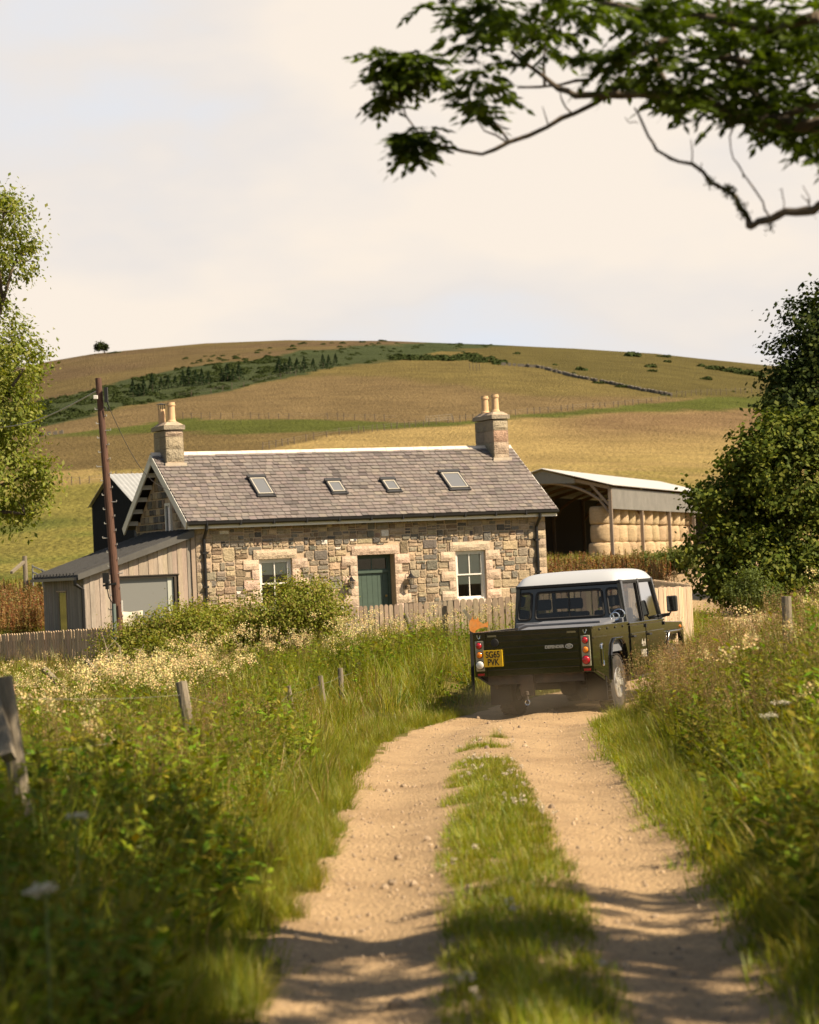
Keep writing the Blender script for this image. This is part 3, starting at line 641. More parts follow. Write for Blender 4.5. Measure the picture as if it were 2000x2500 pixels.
# chimneys
m_chim = mat('chimney_stone', attr=True, rough=.9, nz=(7, .22), nz2=(26, .25), bump=(24, 1.0, .04))
m_pot = mat('chimney_pot', (.58, .385, .21), rough=.8, nz=(8, .12))
def chimney(x0, x1, dy, ztop, pots, red=False, cowl=False):
    y0, y1 = HD / 2 - dy / 2, HD / 2 + dy / 2; c = MB(); zb = HR - .85
    c.box(x0 + .02, x1 - .02, y0 + .02, y1 - .02, zb, ztop - .14, (.34, .27, .19)); zs = list(np.arange(zb, ztop - .14, .34)) + [ztop - .14]
    for k in range(len(zs) - 1):
        col = (.36, .23, .155) if red and k == len(zs) - 3 else vary((.33, .262, .18), .14)
        block(c, x0, x1, zs[k], zs[k + 1], col, .01, y0, .004)
        n2 = 2; 
        for q in range(n2):
            ya, yb = y0 + (y1 - y0) * q / n2, y0 + (y1 - y0) * (q + 1) / n2; cc = vary((.27, .22, .155), .16)
            c.box(x0 - .012, x0 + .03, ya + .005, yb - .005, zs[k] + .005, zs[k + 1] - .005, cc); c.box(x1 - .03, x1 + .012, ya + .005, yb - .005, zs[k] + .005, zs[k + 1] - .005, cc)
    c.box(x0 - .055, x1 + .055, y0 - .06, y1 + .06, ztop - .118, ztop, (.30, .25, .18))
    c.add([(x0 - .03, y0 - .03, ztop + .001), (x1 + .03, y0 - .03, ztop + .001), (x1 + .03, y1 + .03, ztop + .001), (x0 - .03, y1 + .03, ztop + .001), (x0 + .1, y0 + .12, ztop + .1), (x1 - .1, y0 + .12, ztop + .1), (x1 - .1, y1 - .12, ztop + .1), (x0 + .1, y1 - .12, ztop + .1)], [(0, 1, 5, 4), (1, 2, 6, 5), (2, 3, 7, 6), (3, 0, 4, 7), (4, 5, 6, 7)], (.42, .32, .22))
    ch = c.build('chimney', m_chim, house)
    fl = MB(); 
    for s in (0,): fl.box(x0 - .06, x1 + .06, y0 - .07, y0 + .1, HR - (dy / 2 + .05) / (HD / 2) * (HR - HE) - .05, HR - (dy / 2) / (HD / 2) * (HR - HE) + .13)
    fl.build('flashing', mat('mortar_flaunching', (.46, .385, .29), rough=.9, nz=(9, .2)), ch)
    for px, py, h in pots:
        z = ztop + .05
        MB().lathe([(.125, z), (.128, z + .08), (.108, z + .12), (.098, z + h - .12), (.102, z + h - .1), (.118, z + h - .09), (.118, z + h - .05), (.106, z + h - .045), (.106, z + h), (.08, z + h), (.08, z + h - .3)], (px, py, 0), 16).build('chimney_pot', m_pot, ch, smooth=False)
    if cowl:
        px, py, h = cowl; z = ztop + .04; c = MB(); c.lathe([(.10, z), (.095, z + h - .1), (.06, z + h - .1)], (px, py, 0), 12)
        c.build('cowl_pipe', m_pot, ch); c = MB(); c.lathe([(.16, z + h + .03), (.02, z + h + .06)], (px, py, 0), 12)
        for k in range(4): c.box(px - .09 * math.cos(k * 1.57) - .008, px - .09 * math.cos(k * 1.57) + .008, py - .09 * math.sin(k * 1.57) - .008, py - .09 * math.sin(k * 1.57) + .008, z + h - .12, z + h + .03)
        c.build('cowl', m_black, ch)
chimney(-.02, .48, .95, HR + .82, [(.30, HD / 2 - .12, .60)], cowl=(.14, HD / 2 + .22, .55))
chimney(HL - .56, HL - .09, 1.15, HR + .96, [(HL - .32, HD / 2 - .30, .56), (HL - .36, HD / 2 + .28, .56)], red=True)
# wall lanterns
def lantern(u, v, label):
    s, z = fac_uv(u, v); p = HP + HT * s; t = thing('wall_lantern', label, 'lantern', (p.x, p.y, z), HY, 'wall lanterns')
    MB().tube([(0, -.03, .03), (0, -.08, .20), (0, -.16, .23), (0, -.20, .17)], .01, 6).box(-.03, .03, -.045, -.028, -.03, .12).build('bracket', m_black, t)
    c = MB(); 
    for k in range(4):
        a = math.pi / 4 + k * math.pi / 2; c.tube([(.055 * math.cos(a), -.2 + .055 * math.sin(a), -.19), (.085 * math.cos(a), -.2 + .085 * math.sin(a), .0)], .008, 4)
    c.lathe([(.075, -.2), (.075, -.185)], (0, -.2, 0), 4); c.lathe([(.13, 0), (.12, .02), (.06, .07), (.05, .10), (.02, .13), (.012, .17)], (0, -.2, 0), 8); c.build('cage', m_black, t)
    MB().lathe([(.045, -.18), (.072, -.004)], (0, -.2, 0), 4).build('lamp_glass', glassmat('lantern_glass', (.4, .38, .33), .6, .05, 1), t)
lantern(851, 1420, 'black carriage lantern on the wall between window and green door, beside lower-left lintel stones')
lantern(996, 1411, 'black carriage lantern between the green door and the taller unobscured sash window')
# ---------------------------------------------------------------- timber lean-to on the gable
m_board = mat('weathered_boards', attr=True, rough=.85, nz=(3, .25), nz2=(14, .2), stretch=(6, 6, .6), bump=(9, .4, .01))
m_felt = mat('roofing_felt', (.05, .048, .045), rough=.8, nz=(6, .2))
ext = thing('timber_extension', 'lean-to extension clad in weathered vertical boards with sloping dark roof', 'extension', HP, HY)
XE = -3.15; YF = .05; YB = 3.75
s_l, z_l = fac_uv(205, 1398, YF); s_r, z_r = fac_uv(455, 1310, YF); XE = s_l; zl, zr = z_l - .12, z_r - .04; xr_ = -.12
def ztop(x): return zl + (zr - zl) * (x - XE) / (xr_ - XE)
wx0, wx1 = fac_uv(292, 1440, YF)[0], fac_uv(426, 1440, YF)[0]; wz1 = fac_uv(360, 1411, YF)[1]; wz0 = .12
wx0 = wx0 + 0.0
fr = MB(); x = XE; k = 0
while x < xr_ - .02:
    wd = .135; x1 = min(x + wd, xr_); c = vary((.39, .308, .235) if rng.random() < .6 else (.31, .255, .205), .2)
    if x > xr_ - .5: c = tuple(ci * .9 for ci in c)
    pr_ = .012 * (k % 2)
    def seg(za, zb0, zb1): fr.prism([(x + .003, za), (x1 - .003, za), (x1 - .003, zb1), (x + .003, zb0)], 1, YF - .02 - pr_, YF + .02, c)
    if x1 > wx0 + .01 and x < wx1 - .01: seg(wz1 + .08, ztop(x), ztop(x1))
    else: seg(-.3, ztop(x), ztop(x1))
    x += wd; k += 1
fr.build('board_wall', m_board, ext)
sh = MB(); 
sh.prism([(XE + .03, -.3), (wx0, -.3), (wx0, ztop(wx0) - .02), (XE + .03, ztop(XE + .03) - .02)], 1, YF + .03, YF + .1); sh.prism([(wx1, -.3), (xr_, -.3), (xr_, ztop(xr_) - .02), (wx1, ztop(wx1) - .02)], 1, YF + .03, YF + .1)
sh.prism([(wx0, wz1), (wx1, wz1), (wx1, ztop(wx1) - .02), (wx0, ztop(wx0) - .02)], 1, YF + .03, YF + .1)
sh.box(XE + .03, xr_, YB - .1, YB, -.3, zl); sh.box(XE + .03, XE + .09, YF + .1, YB - .1, -.3, zl - .02); sh.build('inner_wall', m_dark, ext)
# slatted side
sl2 = MB(); y = YF - .02; dy0, dy1 = 1.62, 2.35
while y < YB:
    c = vary((.25, .225, .185), .2); z1_ = zl - .03; z0_ = -.3
    if dy0 < y + .03 < dy1: z0_ = zl - .38
    sl2.box(XE - .025, XE + .0, y, y + .05, z0_, z1_, c); y += .085
sl2.build('slatted_wall', m_board, ext)
dd = MB(); dd.box(XE - .035, XE + .01, dy0 - .03, dy0, -.2, zl - .36, (.20, .14, .09)).box(XE - .035, XE + .01, dy1, dy1 + .03, -.2, zl - .36, (.2, .14, .09)).box(XE - .06, XE + .01, dy0 - .05, dy1 + .05, zl - .36, zl - .33, (.42, .32, .2))
dn = dd.build('narrow_window', m_board, ext); MB().box(XE - .012, XE + .025, dy0, dy1, -.2, zl - .36).build('pane', glassmat('narrow_glass', (.05, .04, .02), .0, .05, .8), dn)
# roof slab
rz = MB(); A = [(XE - .22, ztop(XE - .22)), (xr_ + .06, ztop(xr_ + .06))]
rz.prism([A[0], A[1], (A[1][0], A[1][1] + .20), (A[0][0], A[0][1] + .14)], 1, YF - .16, YB + .2); er = rz.build('roof', m_felt, ext)
sb = MB(); 
for yy in np.arange(YF + .1, YB + .2, .3): sb.prism([(A[0][0] - .02, A[0][1] + .10), (A[0][0] + .06, A[0][1] + .145), (A[1][0], A[1][1] + .205), (A[1][0], A[1][1] + .235), (A[0][0] - .02, A[0][1] + .19)], 1, yy, yy + .1)
sb.build('roof_ribs', m_felt, er)
fa = MB(); fa.prism([(A[0][0], A[0][1] - .0), (A[1][0], A[1][1] - .0), (A[1][0], A[1][1] + .19), (A[0][0], A[0][1] + .15)], 1, YF - .19, YF - .162); fa.build('fascia', mat('grey_fascia', (.085, .08, .07), rough=.6, nz=(5, .2)), ext)
gu = MB(); gu.box(A[0][0] - .1, A[0][0] - .005, YF - .15, YB + .2, A[0][1] - .0, A[0][1] + .075); gu.build('gutter', m_black, ext)
dp = MB(); dp.tube([(A[0][0] - .05, YF - .06, A[0][1]), (A[0][0] - .05, YF - .06, A[0][1] - .1), (XE - .07, YF - .04, A[0][1] - .24), (XE - .07, YF - .04, -.3)], .05, 8); dp.build('downpipe', m_black, ext)
# big glazed opening
gf = MB(); gf.box(wx0 - .05, wx1 + .06, YF - .03, YF + .1, wz1, wz1 + .07).box(wx1, wx1 + .06, YF - .03, YF + .1, wz0 - .3, wz1).box(wx0 - .05, wx0, YF - .03, YF + .1, wz0 - .3, wz1)
gf.box(wx0 - .1, wx1 + .14, YF - .06, YF - .03, wz1 + .055, wz1 + .075)
gl = gf.build('picture_window', mat('brown_frame', (.06, .045, .03), rough=.5), ext)
MB().box(wx0, wx1, YF + .055, YF + .065, wz0 - .3, wz1).build('pane', glassmat('picture_glass', (.20, .20, .185), .0, .25, .3), gl)
MB().box(wx1 - .17, wx1 - .02, YF + .035, YF + .05, wz0 - .3, wz1).build('curtain', mat('pale_curtain', (.42, .43, .37), rough=.8), gl)
cp_ = MB(); cp_.box(-.12, .0, -.02, .1, -.3, HE - .15); cp_.build('corner_post', mat('corner_timber', (.33, .25, .18), rough=.85, nz=(4, .2)), ext)
# cream chair in front of the glazing
cx_, cz_ = fac_uv(318, 1500, -.6); pc = HP + HT * cx_ + HN * -.6
ch = thing('garden_chair', 'cream fabric chair back showing in front of the large grey window', 'chair', (pc.x, pc.y, 0), HY + R(160))
m_cream = mat('cream_fabric', (.56, .49, .36), rough=.9, bump=(50, .2, .01))
zc = fac_uv(318, 1495, -.6)[1]
b_ = MB(); V = []
for j in range(5):
    for i in range(7):
        xx = (i / 6 - .5) * .56 * (1 + .16 * j / 4); V.append((xx, -.18 - .12 * (xx / .3) ** 2 * -1 - .05 * j / 4, .40 + (zc - .40) * j / 4 + .03 * abs(xx) / .3 * (j / 4)))
Fs = [(j * 7 + i, j * 7 + i + 1, (j + 1) * 7 + i + 1, (j + 1) * 7 + i) for j in range(4) for i in range(6)]
b_.add(V, Fs); o = b_.build('backrest', m_cream, ch, smooth=True); md = o.modifiers.new('solid', 'SOLIDIFY'); md.thickness = .05
MB().box(-.27, .27, -.2, .28, .38, .45).build('seat', m_cream, ch, bevel=.02)
for sx in (-1, 1):
    for sy in (-1, 1): MB().tube([(sx * .22, sy * .2 + .03, .38), (sx * .27, sy * .27 + .03, .0)], [.018, .012], 6).build('leg', mat('chair_leg_wood', (.25, .16, .09)), ch)
# ---------------------------------------------------------------- dark shed behind
m_corr = mat('corrugated_metal', (.42, .42, .40), rough=.45, metal=.3, nz=(3, .12))
m_blk = mat('black_cladding', (.008, .010, .013), rough=.9, spec=.1, nz=(4, .3))
SP = at(325, 1221, 92.0); sx_, sd = Vector((SP.x, SP.y, 0)), 5.2
shed = thing('dark_shed', 'black clad shed with pale corrugated roof behind the cottage gable', 'shed', (SP.x, SP.y, .2), HY)
ze = SP.z - .2; apx = at(268, 1162, 94.0).z - .2
q = MB(); q.prism([(0, -1.0), (sd, -1.0), (sd, ze), (sd / 2, apx), (0, ze)], 0, 0, 8.0); q.build('wall', m_blk, shed)
q = MB(); nx = 90
for side in (0, 1):
    V = []
    for i in range(nx + 1):
        for t in (0, 1):
            x = -.12 + 8.3 * i / nx; yy, zz = (-.18 + (sd / 2 + .18) * t, ze - .1 + (apx - ze + .13) * t); V.append((x, yy if side == 0 else sd - yy, zz + .05 + .022 * (i % 2)))
    q.add(V, [(2 * i, 2 * i + 2, 2 * i + 3, 2 * i + 1) for i in range(nx)])
o = q.build('roof', m_corr, shed); md = o.modifiers.new('solid', 'SOLIDIFY'); md.thickness = .02
# ---------------------------------------------------------------- hay barn
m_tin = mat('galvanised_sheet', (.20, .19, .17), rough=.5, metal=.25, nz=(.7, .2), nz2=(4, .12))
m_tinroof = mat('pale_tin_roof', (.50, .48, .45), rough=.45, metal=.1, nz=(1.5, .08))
m_post = mat('grey_timber', (.24, .185, .14), rough=.9, nz=(3, .25), stretch=(4, 4, .5))
BC = at(1496, 1350, 160.0); BDv = Vector((BARN[2], BARN[3], 0)); BZ = g(BC.x, BC.y)
ba = math.atan2(-BDv.x, BDv.y)     # local y runs along the long side, -x across the gable
barn = thing('hay_barn', 'open fronted barn with pale tin roof and grey side sheeting over stacked bales', 'barn', (BC.x, BC.y, BZ), ba)
bw, bl2, be, bp = 9.0, 40.0, at(1491, 1186, 160).z - BZ, at(1329, 1148, 161).z - BZ
q = MB(); nx = 230
for side in (0, 1):
    V = []
    for i in range(nx + 1):
        for t in (0, 1): V.append(((.35 - (bw / 2 + .35) * t) if side == 0 else (-bw - .35 + (bw / 2 + .35) * t), -.35 + (bl2 + .5) * i / nx, be + .12 - .08 * (1 - t) + (bp - be) * t + .03 * (i % 2)))
    q.add(V, [(2 * i, 2 * i + 2, 2 * i + 3, 2 * i + 1) for i in range(nx)])
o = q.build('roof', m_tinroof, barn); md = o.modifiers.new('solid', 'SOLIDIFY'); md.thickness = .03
cl = 1.52
q = MB(); V = []
for i in range(401):
    for t in (0, 1): V.append((.10 + .025 * (i % 2), .15 + (bl2 - .3) * i / 400, be - .12 if t else be - cl))
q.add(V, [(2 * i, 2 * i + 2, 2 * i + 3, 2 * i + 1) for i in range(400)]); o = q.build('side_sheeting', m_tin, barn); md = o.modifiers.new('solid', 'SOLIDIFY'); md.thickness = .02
q = MB(); q.box(-bw, -bw + .06, .1, bl2, 0, be); q.box(-bw, 0, bl2 - .1, bl2, 0, be); q.prism([(-bw, be + .002), (0, be + .002), (-bw / 2, bp - .05)], 1, bl2 - .1, bl2); q.build('back_wall', mat('barn_dark_sheet', (.05, .045, .04), rough=1), barn)
zc_ = lambda x: be + (bp - be) * (1 - abs(x + bw / 2) / (bw / 2))
q = MB(); q.prism([(-bw / 2 - .9, be + .45), (-bw / 2 - .9, zc_(-bw / 2 - .9) - .05), (-bw / 2, bp - .03), (-2.35, zc_(-2.35) - .05), (-2.35, be + .30), (-bw / 2, be + .38)], 1, -.02, .02); q.build('gable_sheeting', m_tin, barn)
for k in range(4):
    y = .12 + k * 10.1
    MB().box(-.13, .09, y - .11, y + .11, -.5, be - .13).build('post', m_post, barn)
    if k < 6: MB().box(-bw + .08, -bw + .28, y - .1, y + .1, -.3, be - .05).build('post', m_post, barn)
    if k < 5:
        t = MB(); t.bar((-.0, y, be - .12), (-bw / 2, y, bp - .22), .12, .22).bar((-bw, y, be - .12), (-bw / 2, y, bp - .22), .12, .22)
        arc = [(-.15 - (bw - .3) * s, y + .12, be - 1.75 + 2.15 * math.sin(math.pi * min(max(s, .0), 1)) ** .6) for s in np.linspace(.0, 1, 15)]
        t.tube(arc, .10, 6); t.bar((-.05, y + .02, be - 1.35), (-1.35, y + .02, be + .22), .12, .16)
        t.build('roof_truss', m_post if k == 0 else mat('inner_timber', (.2, .12, .06), rough=.9), barn)
# bales: stood on end, three high, along the open side
m_straw = mat('straw', attr=True, rough=1, nz=(2.0, .18), nz2=(9, .25), stretch=(1, 1, 5), bump=(10, 1.0, .12))
def bale_mesh(seed):
    r_ = random.Random(seed); mb = MB(); n = 24; prof = [(.40, .0), (.57, .02), (.63, .09), (.65, .32), (.655, .6), (.65, .9), (.625, 1.10), (.56, 1.18), (.42, 1.21), (.15, 1.21)]; V = []
    for r, z in prof:
        for k in range(n):
            a = 2 * math.pi * k / n; rr = 1.16 * r * (1 + .025 * math.sin(3 * a + seed) + r_.uniform(-.012, .012)); V.append((rr * math.cos(a), rr * math.sin(a), z + r_.uniform(-.01, .01)))
    Fs = [(i * n + k, i * n + (k + 1) % n, (i + 1) * n + (k + 1) % n, (i + 1) * n + k) for i in range(len(prof) - 1) for k in range(n)] + [tuple(range(n - 1, -1, -1)), tuple(range((len(prof) - 1) * n, len(prof) * n))]
    kk = r_.uniform(.82, 1.1); c = (.62 * kk, .455 * kk * r_.uniform(.96, 1.04), .265 * kk); mb.add(V, Fs, c); o = mb.build('straw_bale', m_straw, None, smooth=True); return o
protos = [bale_mesh(s) for s in range(7)]
used = set()
ORD = ['nearest the open gable', 'second from the open gable', 'third from the open gable', 'fourth from the open gable', 'fifth from the open gable', 'sixth from the open gable', 'seventh from the open gable', 'eighth from the open gable', 'ninth from the open gable', 'tenth from the open gable', 'eleventh from the open gable', 'twelfth from the open gable', 'thirteenth from the open gable', 'fourteenth from the open gable', 'fifteenth from the open gable', 'sixteenth from the open gable', 'seventeenth from the open gable', 'eighteenth from the open gable']
cb, sb_ = math.cos(ba), math.sin(ba)
def put_bale(lx, ly, k, tier, label):
    i = rng.randrange(7)
    if i not in used: o = protos[i]; used.add(i)
    else: o = protos[i].copy(); COL.objects.link(o)
    wx, wy = BC.x + lx * cb - ly * sb_, BC.y + lx * sb_ + ly * cb
    o.location = (wx, wy, BZ - .25 + tier * 1.2); o.rotation_euler = (rng.gauss(0, .025), rng.gauss(0, .025), rng.uniform(0, 6.28)); s = rng.uniform(.92, 1.05); o.scale = (s, s, 1)
    tag(o, label, 'bale', 'straw bales stacked in the barn')
TI = ['bottom', 'middle', 'top']
for k in range(12):
    for t in range(3):
        put_bale(-.95 + rng.uniform(-.12, .12), 1.2 + k * 2.7 + rng.uniform(-.05, .05), k, t, f'round straw bale, {TI[t]} of the stack {ORD[k]}')
for k, (lx, ly, t) in enumerate([]): 
    if k < 2: put_bale(lx, ly, k, t, ['round straw bale on the ground inside the dark barn mouth', 'round straw bale raised on another inside the dark barn mouth'][k])
for i in range(7):
    if i not in used: bpy.data.objects.remove(protos[i])
# ---------------------------------------------------------------- pickup truck
m_paint = mat('black_car_paint', (.008, .0075, .006), rough=.14, coat=.7, nz=(3, .3), nz2=(1.1, .10, (.022, .018, .011)))
m_roof = mat('white_roof_paint', (.47, .48, .49), rough=.25, coat=.4)
m_trim = mat('black_rubber', (.016, .015, .014), rough=.7)
m_tyre = mat('tyre_rubber', (.022, .019, .015), rough=.9, nz=(8, .3), nz2=(3, .6, (.10, .075, .05)), bump=(30, .4, .01))
m_alloy = mat('alloy_wheel', (.72, .70, .66), rough=.3, metal=.7, nz=(9, .45))
m_steel = mat('chassis_steel', (.035, .028, .02), rough=.7, nz=(7, .4), nz2=(4, .6, (.10, .06, .03)))
m_chrome = mat('chrome', (.7, .7, .68), rough=.12, metal=1)
m_bed = mat('grey_bed_lining', (.16, .165, .18), rough=.45, nz=(6, .15))
m_cglass = glassmat('car_glass', (.006, .006, .006), .5, .02, .1)
TP = at(1305, 1580, 34.7); tyaw = -R(21)
tx, ty_ = TP.x, TP.y
truck = thing('pickup_truck', 'black double cab pickup truck with white roof driving away along the gravel track', 'pickup truck')
truck.rotation_euler = (0, -R(1.2), tyaw)
fw = Vector((math.sin(-tyaw), math.cos(tyaw), 0)); sdv = Vector((math.cos(tyaw), math.sin(tyaw), 0))
gz_ = np.mean([tz(*((Vector((tx, ty_, 0)) + fw * a + sdv * b).xy)) for a in (1.22, 4.45) for b in (-.76, .76)])
truck.location = (tx, ty_, gz_); truck.scale = (1, 1, 1.04)
HW = .895
def side_panel(mb, outline, x0, x1): mb.prism(outline, 0, x0, x1)
# bed sides with a flat topped wheel arch
outl = [(0, .66), (0, 1.235), (1.86, 1.235), (1.86, .50), (1.70, .50), (1.64, .78), (1.55, .94), (1.42, 1.0), (1.06, 1.0), (.94, .95), (.86, .82), (.82, .42), (.76, .42), (.60, .52), (.05, .64)]
def xouts(o): return o
for s in (-1, 1):
    mb = MB(); xo, xi = s * HW, s * (HW - .045)
    # split the outline into convex strips so that the arch stays open
    mb.prism([(0, .66), (0, 1.20), (.82, 1.20), (.82, .42), (.76, .42), (.60, .52), (.05, .645)], 0, min(xo, xi), max(xo, xi))
    mb.prism([(.82, .80), (.82, 1.20), (1.72, 1.20), (1.72, .80), (1.66, .80), (1.58, .93), (1.46, 1.0), (1.04, 1.0), (.93, .94)], 0, min(xo, xi), max(xo, xi))
    mb.prism([(1.66, .50), (1.66, .80), (1.72, .80), (1.72, 1.20), (1.86, 1.20), (1.86, .50)], 0, min(xo, xi), max(xo, xi))
    # raised swage line and arch lip
    mb.bar((xo + s * .006, 0.02, 1.075), (xo + s * .006, 1.84, 1.075), .014, .018)
    arch = [(.80, .46), (.84, .80), (.92, .955), (1.04, 1.02), (1.46, 1.02), (1.60, .945), (1.68, .80), (1.72, .50)]
    mb.tube([(xo + s * .012, p[0], p[1]) for p in arch], .02, 6)
    sp_o = mb.build('bed_side', m_paint, truck)
    rl = MB(); rl.box(min(xo + s * .01, xo - s * .10), max(xo + s * .01, xo - s * .10), .0, 1.86, 1.20, 1.24)
    for k in range(4): rl.box(min(xo + s * .012, xo + s * .001), max(xo + s * .012, xo + s * .001), .35 + k * .40, .41 + k * .40, 1.165, 1.195)
    rl.build('bed_rail', m_paint, truck, bevel=.008)
# fuel filler slot on the near quarter
mb = MB(); oy, oz = .44, .83; n_ = 18
ring = [(oy + .045 * math.cos(2 * math.pi * k / n_), oz + (.08 if math.sin(2 * math.pi * k / n_) > 0 else -.08) + .07 * math.sin(2 * math.pi * k / n_)) for k in range(n_ + 1)]
MB().tube([(HW + .006, p[0], p[1]) for p in ring], .012, 6).build('filler_surround', m_chrome, truck)
MB().prism(ring[:-1], 0, HW - .01, HW + .004).build('filler_recess', m_trim, truck)
# tailgate with ribs
tg = MB(); tg.box(-.70, .70, -.03, .01, .62, 1.21)
for z, h in ((.70, .012), (.80, .016), (.90, .016), (1.00, .016), (1.085, .02), (1.165, .016)):
    tg.box(-.69, .69, -.042, -.03, z, z + h)
tg.box(-.70, .70, -.045, .02, 1.21, 1.24)
tailgate = tg.build('tailgate', m_paint, truck, bevel=.004)
for s in (-1, 1): MB().box(s * .60 - .065, s * .60 + .065, -.05, -.043, 1.165, 1.19).build('latch', mat('tarnished_latch', (.25, .22, .13), .4, .6), tailgate)
MB().lathe([(.0, -.06), (.055, -.055), (.06, -.042)], (-.56, 0, 1.085), 14, 1).build('handle', m_trim, tailgate)
for s in (-1, 1):
    c = MB(); c.box(s * .80 - .098, s * .80 + .098, -.03, .012, .62, 1.24); corner = c.build('rear_corner', m_paint, truck, bevel=.006)
    MB().tube([(s * .80 + .022 * math.cos(a) + (0), -.045, 1.185 + .034 * math.sin(a)) for a in np.linspace(math.pi * .85, math.pi * 2.15, 9)], .007, 5).build('tie_hook', m_chrome, corner)
    p = MB(); p.box(s * .80 - .066, s * .80 + .066, -.046, -.03, .70, 1.12); lp = p.build('light_panel', mat('cream_light_panel', (.36, .34, .24), .5), truck, bevel=.008)
    lamps = [(1.055, .043, 'red'), (.925, .043, 'amber'), (.785, .058, 'clear' if s < 0 else 'red')]
    for z, r, c_ in lamps:
        cc = {'red': (.42, .012, .02), 'amber': (.70, .20, .01), 'clear': (.62, .62, .58)}[c_]
        bz = MB().lathe([(r + .008, -.052), (r + .006, -.062), (r - .002, -.064)], (s * .80, 0, z), 20, 1).build('lamp_bezel', m_trim, lp)
        MB().lathe([(r, -.06), (r * .96, -.074), (r * .8, -.084), (r * .45, -.09), (.001, -.092)], (s * .80, 0, z), 20, 1).build('lamp', mat('lamp_' + c_, cc, rough=.12, coat=.6), lp, smooth=True)
    MB().box(s * .80 - .05, s * .80 + .05, -.04, -.03, .637, .668).build('reflector', mat('reflector_red', (.38, .015, .015), .3), corner)
# number plate, lettering, oval badge
npm = mat('plate_yellow', (.72, .46, .012), rough=.4)
pl = MB(); pl.box(-.595 - .145, -.595 + .145, -.062, -.044, .755, .985); plate = pl.build('number_plate', npm, truck, bevel=.004)
plate.location = (.0, 0, 0)
m_ink = mat('plate_ink', (.012, .012, .012), .5)
text('SG65', .125, 'plate_text', m_ink, plate, (-.595, -.0635, .920), (math.pi / 2, 0, 0), .0028, .001, .80)
text('PVK', .125, 'plate_text', m_ink, plate, (-.595, -.0635, .815), (math.pi / 2, 0, 0), .0028, .001, .80)
text('DEFENDER', .056, 'badge_text', mat('silver_lettering', (.55, .54, .50), .35, .5), tailgate, (.335, -.0445, .985), (math.pi / 2, 0, 0), .0022, .002, 1.05)
ov_ = MB(); ring = [(.555 + .052 * math.cos(a), -.046, .985 + .028 * math.sin(a)) for a in np.linspace(0, 2 * math.pi, 25)]
ov_.prism([(p[0], p[2]) for p in ring[:-1]], 1, -.046, -.043); badge = ov_.build('oval_badge', mat('badge_green', (.03, .07, .05), .3), tailgate)
b2 = MB(); b2.tube(ring, .005, 5); b2.box(.525, .585, -.050, -.046, .988, .998).box(.53, .58, -.050, -.046, .972, .982); b2.build('badge_rim', mat('silver_lettering'), badge)
# bed inside
b = MB(); b.box(-.85, .85, .02, 1.84, .84, .87).box(-.85, -.80, .02, 1.84, .87, 1.19).box(.80, .85, .02, 1.84, .87, 1.19); b.build('bed_floor', m_bed, truck)
MB().box(-.84, .84, 1.79, 1.86, .87, 1.30).build('headboard', m_bed, truck, bevel=.01)
rk = MB(); rk.tube([(-.40, .62, 1.20), (-.40, .62, 1.25), (-.30, .62, 1.285), (.84, .62, 1.285)], .022, 8); 
rk.prism([(.60, 1.22), (1.78, 1.31), (1.78, 1.27), (.60, 1.18)], 0, -.40, .78); rk.build('bed_cover', m_bed, truck)
MB().prism([(.05, 1.14), (1.78, 1.14), (1.78, 1.17), (.05, 1.17)], 0, -.80, -.42).build('plywood_board', mat('plywood', (.45, .31, .17), .7, nz=(4, .2)), truck)
lp = MB(); 
for yy, rr_ in ((1.60, .055), (1.82, .075)): lp.tube([(.78 + rr_ * 1.1 * math.cos(a), yy + .03 * math.cos(a), 1.27 + rr_ + rr_ * math.sin(a)) for a in np.linspace(0, 2 * math.pi, 15)], .011, 6)
lp.build('lashing_ring', m_chrome, truck)
# cab lower body
CY0, CY1 = 1.88, 3.86
for s in (-1, 1):
    mb = MB(); xo, xi = s * (HW - .01), s * (HW - .07)
    mb.prism([(CY0, .50), (CY1 + .05, .50), (CY1 + .05, 1.20), (CY0, 1.20)], 0, min(xo, xi), max(xo, xi)); mb.build('cab_side', m_paint, truck)
    MB().bar((s * HW, CY0, 1.20), (s * HW, CY1, 1.20), .05, .035).build('waist_rail', m_paint, truck, bevel=.01)
    for (d0, d1) in ((CY0 + .06, CY0 + .90), (CY0 + .94, CY1 - .02)):
        d = MB(); a, b_ = s * (HW - .012), s * (HW + .012); d.box(min(a, b_), max(a, b_), d0, d1, .56, 1.175); d.box(min(b_, b_ + s * .008), max(b_, b_ + s * .008), d0 + .03, d1 - .03, 1.035, 1.06)
        door_ = d.build('door', m_paint, truck, bevel=.008)
        MB().box(min(b_, b_ + s * .035), max(b_, b_ + s * .035), d0 + .06, d0 + .20, 1.0, 1.03).build('handle', m_trim, door_, bevel=.006)
        for zz in (.72, 1.12): MB().box(min(b_, b_ + s * .02), max(b_, b_ + s * .02), d1 - .03, d1 + .015, zz, zz + .05).build('hinge', m_trim, door_)
        # window frame of the door leaning inward
        fr_ = MB(); lo, hi = 1.20, 1.80; xa, xb = s * (HW - .035), s * (HW - .105); sl_f = .20 if d1 > 3.5 else 0
        P = [(xa, d0 + .02, lo), (xb, d0 + .02, hi), (xb, d1 - .03 - sl_f, hi), (xa, d1 - .03, lo)]
        for i in range(4): fr_.bar(P[i], P[(i + 1) % 4], .035, .045, up=(s, 0, .1))
        fr_.build('window_frame', m_trim, door_)
        MB().poly(P).build('door_glass', m_cglass, door_)
text('4x4', .15, 'side_lettering', mat('faded_lettering', (.40, .36, .28), .5), truck, (HW + .0145, 2.62, .90), (math.pi / 2, 0, math.pi / 2), .003, .001)
